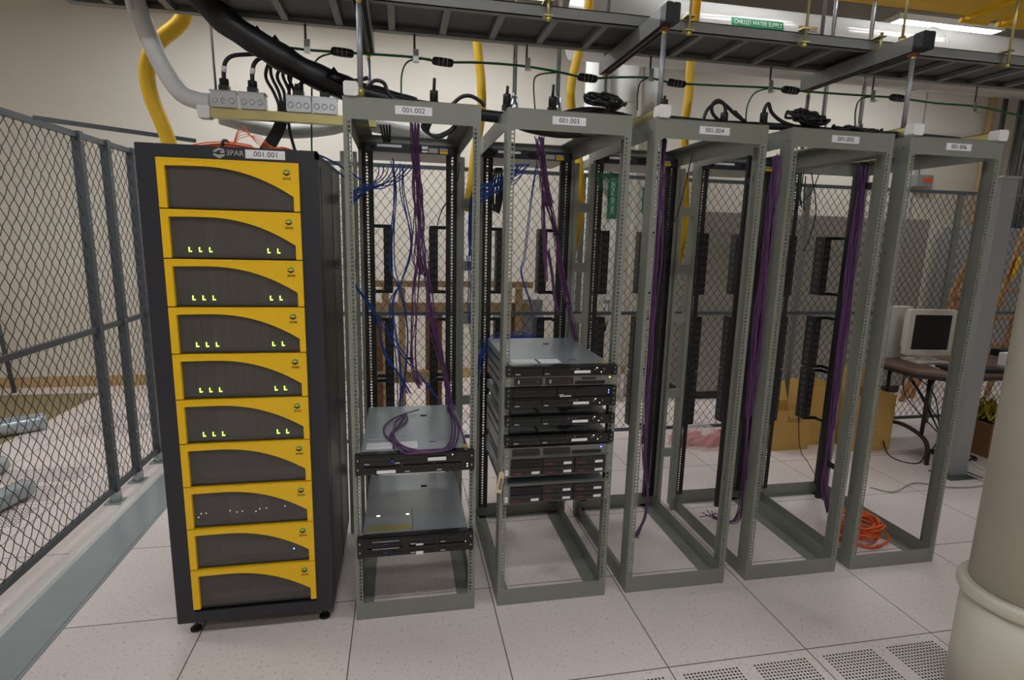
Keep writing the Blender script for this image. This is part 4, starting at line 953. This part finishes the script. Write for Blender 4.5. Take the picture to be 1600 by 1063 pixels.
_a, _b = at(1534, 548, 2.55), at(1600, 366, 2.55); _d = (_b-_a)/(_b.z-_a.z); LA0 = _a-_d*_a.z; LA1 = LA0+_d*3.0; LA0 = Vector((LA0.x, 2.55, 0))
t = ladder('orange wooden step ladder leaning beyond the fence by the column', LA0, LA1, (.42, .1, 0), 10, 0)
MB().m('yellow').bar(LA0.lerp(LA1, .44)+Vector((0, -.045, 0)), LA0.lerp(LA1, .52)+Vector((0, -.045, 0)), .004, .05).build('sticker', t, True)
_a, _b = at(1479, 479, 2.55), at(1509, 417, 2.55); _d = (_b-_a)/(_b.z-_a.z); LB0 = _a-_d*_a.z; LB1 = LB0+_d*1.9; LB0 = Vector((LB0.x, 2.55, 0))
ladder('tan ladder legs slanting behind the fence above the monitor', LB0, LB1, (.22, .1, 0), 5, 0)
for i, x in enumerate((7.05, 7.25, 7.5)):
    tag(MB().m('emt' if i else 'tanbase').cyl((x, 3.95, 0), (x, 3.95, CEIL), .03 if i else .04, 12).build('wall_conduit'), ['tan vertical pipe on the back wall beyond rack 001.006', 'steel vertical conduit beside the tan wall pipe', 'steel vertical conduit nearest the far corner'][i], 'conduit', 'vertical wall conduits')
tag(MB().m('corr').box(6.55, 8.1, 3.5, 3.9, 0, 1.9).build('equipment_cabinet'), 'dark grey equipment cabinet in the far corner behind the ladder', 'cabinet')
for k in range(8): struct(MB().m('corr').cyl((7.66+k*.07, 4.02, 1.9), (7.66+k*.07, 4.02, CEIL), .022, 8).build('trim_%d' % (4+k)))
# grey post with base plate
t = thing('steel_post', 'grey square steel post on a base plate beyond rack 001.006', 'post', (3.6, .83, 0))
MB().m('corr').box(3.525, 3.655, .79, .84, .006, 2.1).build('shaft', t, True)
MB().m('fence').box(3.44, 3.72, .72, .9, 0, .006).build('base_plate', t, True)
MB().m('curbgrey').box(3.51, 3.67, .78, .85, 2.1, 2.115).build('cap', t, True)

# ------------------------------------------------------------------ table with computer
TH = .74
ts = thing('folding_table', 'brown folding table with dark metal legs beyond rack 001.006', 'table', (4.1, 1.2, 0))
poly = [(3.36, .86), (3.52, .74), (5.05, .74), (5.2, .86), (5.2, 1.5), (3.36, 1.5)]
poly = [(3.30, 1.0), (3.46, .86), (5.15, .86), (5.15, 1.56), (3.43, 1.56), (3.30, 1.45)]
MB().m('table').prism([(x, y, TH-.02) for x, y in poly], (0, 0, .02)).m('tableedge').prism([(x, y, TH-.05) for x, y in poly], (0, 0, .03)).build('table_top', ts, True)
for xx in (3.53, 4.95):
    q = MB().m('tableedge').tube([(xx, 1.08, TH-.05), (xx, 1.08, .22)], .014, 8, 1).tube([(xx, 1.44, TH-.05), (xx, 1.44, .22)], .014, 8, 1)
    q.tube([(xx, 1.0, .0), (xx, 1.01, .12), (xx, 1.07, .2), (xx, 1.26, .24), (xx, 1.45, .2), (xx, 1.51, .12), (xx, 1.52, 0)], .016, 8, 5)
    q.build('leg', ts, True)
    MB().m('tableedge').tube([(xx, 1.08, .6), (xx+.25, 1.2, TH-.05)], .008, 6, 1).build('brace', ts, True)
m0 = Vector((3.70, 1.3, TH+.001))
t = thing('computer_monitor', 'beige flat monitor with a black screen on the folding table', 'monitor', m0, rz=-.12)
MB().m('beige').bbox(-.195, .195, -.02, .025, .05, .415, .01).bbox(-.17, .17, .025, .07, .1, .38, .01).build('casing', t)
MB().m('screen').box(-.152, .152, -.0225, -.019, .1, .375).build('screen', t)
MB().m('beige').bbox(-.19, .19, -.03, -.018, .06, .085, .004).build('lower_bezel', t)
MB().m('beige').bbox(-.05, .05, -.0, .05, .01, .08, .004).prism([(-.13, -.1, 0), (.13, -.1, 0), (.13, .1, 0), (-.13, .1, 0)], (0, 0, .015)).build('stand', t)
t = thing('desktop_computer', 'pale plastic panel standing on the table behind the beige monitor', 'computer', (3.5, 1.48, TH+.001))
MB().m('pvc').bbox(-.13, .18, -.03, .04, 0, .42, .01).m('blueplastic').box(-.14, -.128, -.02, .03, .02, .36).build('casing', t)
t = thing('keyboard', 'black keyboard on the table in front of the monitor', 'keyboard', (3.78, .98, TH+.001), rz=-.2)
MB().m('black').box(-.22, .22, -.08, .08, 0, .02).build('case', t)
q = MB().m('carrierdark')
for i in range(15):
    for j in range(5): q.box(-.21+i*.028, -.187+i*.028, -.07+j*.028, -.046+j*.028, .02, .026)
q.build('keys', t)
tag(MB().m('label').prism([(3.56, 1.05, TH+.001), (3.85, .99, TH+.001), (3.9, 1.1, TH+.001), (3.6, 1.17, TH+.001)], (0, 0, .003)).build('paper_sheet'), 'white sheet of paper under the monitor stand', 'paper')
t = thing('laptop', 'black laptop lying at the far end of the folding table', 'laptop', (4.75, 1.38, TH+.001))
MB().m('black').box(-.17, .2, -.12, .12, 0, .035).build('base', t); MB().m('blackgloss').box(-.17, .2, -.12, .12, .036, .055).build('lid', t)
tag(MB().m('label').box(4.22, 4.42, .95, 1.15, TH, TH+.1).build('carton'), 'small white carton on the folding table beside the steel post', 'carton')
tag(MB().m('blueplastic').prism([(4.45, 1.0, TH), (4.75, .98, TH), (4.78, 1.12, TH), (4.48, 1.16, TH)], (0, 0, .05)).build('blue_packet'), 'blue plastic packet on the folding table', 'packet')
t = thing('computer_mouse', 'dark tape dispenser shaped lump on the table edge near the column', 'mouse', (4.2, .95, TH+.001))
t['label'] = 'black curved handset on the table edge near the column'; t['category'] = 'handset'; t.name = 'handset'
MB().m('black').tube([(-.08, 0, .014), (-.03, 0, .024), (.04, 0, .024), (.09, 0, .014)], .014, 8, 5).build('body', t)
tag(MB().m('blueplastic').box(4.02, 4.16, .90, .925, TH+.001, TH+.012).build('marker_pen'), 'blue pen lying on the table edge', 'pen')
def box_open(name, l, x0, x1, y0, y1, h, m_='card', flaps=True, rz=0, txt=None):
    c = Vector(((x0+x1)/2, (y0+y1)/2, 0)); a, b = (x1-x0)/2, (y1-y0)/2
    t = thing(name, l, 'box', c, 'cardboard boxes', rz)
    T = .006
    MB().m(m_).box(-a, a, -b, -b+T, 0, h).box(-a, a, b-T, b, 0, h).box(-a, -a+T, -b+T, b-T, 0, h).box(a-T, a, -b+T, b-T, 0, h).box(-a+T, a-T, -b+T, b-T, 0, T).build('carton', t)
    if flaps:
        MB().m(m_).bar((-a, b, h+.0), (a, b, h), .004, .001).add([(-a, b, h), (a, b, h), (a, b+.06, h+.15), (-a, b+.06, h+.15), (-a, b+.004, h), (a, b+.004, h), (a, b+.064, h+.15), (-a, b+.064, h+.15)], [(0, 1, 2, 3), (7, 6, 5, 4), (0, 3, 7, 4), (1, 5, 6, 2), (2, 6, 7, 3)]).build('flap', t)
        MB().m(m_).add([(-a, -b, h), (-a, b, h), (-a-.02, b, h+.12), (-a-.02, -b, h+.12), (-a+.004, -b, h), (-a+.004, b, h), (-a-.016, b, h+.12), (-a-.016, -b, h+.12)], [(0, 1, 2, 3), (7, 6, 5, 4), (0, 3, 7, 4), (1, 5, 6, 2), (2, 6, 7, 3)]).build('flap', t)
    if txt: text(txt, .075, (.02, -b-.001, h*.78), 'carddark', t)
    return t
box_open('cardboard_box', 'open cardboard box marked loop on the floor behind rack 001.005', 2.50, 2.83, 1.42, 1.72, .33, txt='loop')
box_open('cardboard_box', 'taller cardboard box just behind the one marked loop', 2.88, 3.12, 1.5, 1.78, .5, flaps=False)
box_open('cardboard_box', 'large cardboard box with red print beside the table leg', 3.16, 3.52, 1.33, 1.62, .46)
box_open('cardboard_box', 'dark cardboard box full of cables under the table by the column', 4.15, 4.75, 1.05, 1.4, .28, 'carddark', False)
q = MB()
for k in range(34):
    m_ = R.choice(['yellowcable', 'blue', 'black', 'blue', 'yellowcable']); q.m(m_)
    x = R.uniform(4.22, 4.45) if m_ == 'yellowcable' else R.uniform(4.4, 4.68); y = R.uniform(1.12, 1.32)
    q.tube([J((x, y, .27), .03), J((x+.05, y, .34), .04), J((x+.09, y+.03, .38), .04), J((x+.02, y+.05, .33), .03), J((x-.03, y, .28), .02)], .008, 5, 4)
tag(q.build('cable_tangle'), 'tangle of yellow, blue and black cables filling the dark box', 'cable')
tag(MB().m('black').torus((3.98, 1.06, .012), .06, .011, 'z', 24, 8, sq=.8).build('cord_ring'), 'black ring of cord on the floor before the dark box', 'cord')
# red items in plastic bag
t = thing('plastic_bag', 'clear plastic bag of red packing on the floor behind rack 001.005', 'bag', (1.99, 1.65, 0))
def blob(c, a, b, h, n=22, k=9, amp=.18, seed=1):
    rr = random.Random(seed); m = []; f = []
    for j in range(k+1):
        ph = PI/2*j/k
        for i in range(n):
            th = 2*PI*i/n; q_ = 1+amp*math.sin(3*th+seed)*math.cos(ph)+rr.uniform(-.07, .07)
            m.append((c[0]+a*math.cos(th)*math.cos(ph)*q_, c[1]+b*math.sin(th)*math.cos(ph)*q_, max(0.002, c[2]+h*math.sin(ph)*(q_ if j < k else 1))))
    for j in range(k):
        for i in range(n): f.append((j*n+i, j*n+(i+1) % n, (j+1)*n+(i+1) % n, (j+1)*n+i))
    return m, f
m = MB().m('plasticred')
for k in range(12):
    v, f = blob((1.82+.034*k, 1.66+R.uniform(-.06, .06), 0), .06, .06, R.uniform(.06, .12), 10, 4, seed=k); m.add(v, f, True)
m.build('contents', t, True)
v, f = blob((1.99, 1.65, 0), .24, .16, .17, 30, 8, .15, 5); MB().m('film').add(v, f).build('film', t, True)
# orange cable coil in rack 6
t = thing('orange_cable_coil', 'coil of orange cable on the floor inside rack 001.006', 'cable', (2.12, .12, 0), 'orange cables')
q = MB().m('orange')
for k in range(13):
    c = Vector((2.13+R.uniform(-.04, .05), .13+R.uniform(-.03, .03), .01+k*.006)); r_ = R.uniform(.09, .13); ph = R.uniform(0, 6); tl = R.uniform(-.22, .22)
    q.tube([c+Vector((r_*math.cos(2*PI*j/18+ph), .85*r_*math.sin(2*PI*j/18+ph), max(-c.z+.008, .03+tl*r_*math.cos(2*PI*j/18)+.01*math.sin(j)))) for j in range(19)], .0062, 7, 2)
for k in range(6):
    c = Vector((1.95, .05, .02+k*.01)); q.tube([c+Vector((.05*math.cos(2*PI*j/12), .08*math.sin(2*PI*j/12), .04+.03*math.sin(j+k))) for j in range(13)], .0062, 7, 2)
q.build('cable', t, True)
# floor cords on the far side
tag(MB().m('greycable').tube([on(1360, 762, .006), on(1396, 769, .006), on(1428, 755, .006), on(1470, 760, .006), on(1510, 762, .006), on(1550, 757, .006)], .005, 5, 6).build('floor_cable'), 'grey cord lying across the floor beyond rack 001.006', 'cord', 'cords on the floor')
tag(MB().m('white').tube([on(1500, 690, .008), on(1520, 722, .008), on(1545, 735, .008), on(1600, 738, .008)], .008, 6, 6).tube([on(1490, 732, .008), on(1540, 752, .008), on(1600, 775, .008)], .006, 6, 6).build('floor_cable'), 'pair of white cords curving over the floor beside the steel post', 'cord', 'cords on the floor')
tag(MB().m('black').tube([on(1372, 640, .3), on(1383, 700, .03), on(1400, 718, .006), on(1435, 724, .006), on(1447, 705, .02), on(1450, 690, .1)], .005, 5, 6).build('floor_cable'), 'black cord sagging to the floor beside the table leg', 'cord', 'cords on the floor')
t = thing('power_outlet_strip', 'pale outlet strip with black plugs under the folding table', 'power strip', (3.8, 1.1, 0))
MB().m('beige').box(-.15, .1, -.03, .03, 0, .04).build('body', t)
for k in range(4): MB().m('black').bbox(-.12+k*.055, -.085+k*.055, -.025, .02, .04, .075, .004).build('plug', t)
q = MB().m('black')
for k in range(5): q.tube([(3.68+k*.05, 1.1, .07), J((3.75, 1.15, .2), .05), J((3.7, 1.3, .45), .08), (3.62+k*.03, 1.5, TH-.06)], .005, 5, 5)
tag(q.build('cable_bundle'), 'black computer cords hanging beneath the folding table', 'cable')
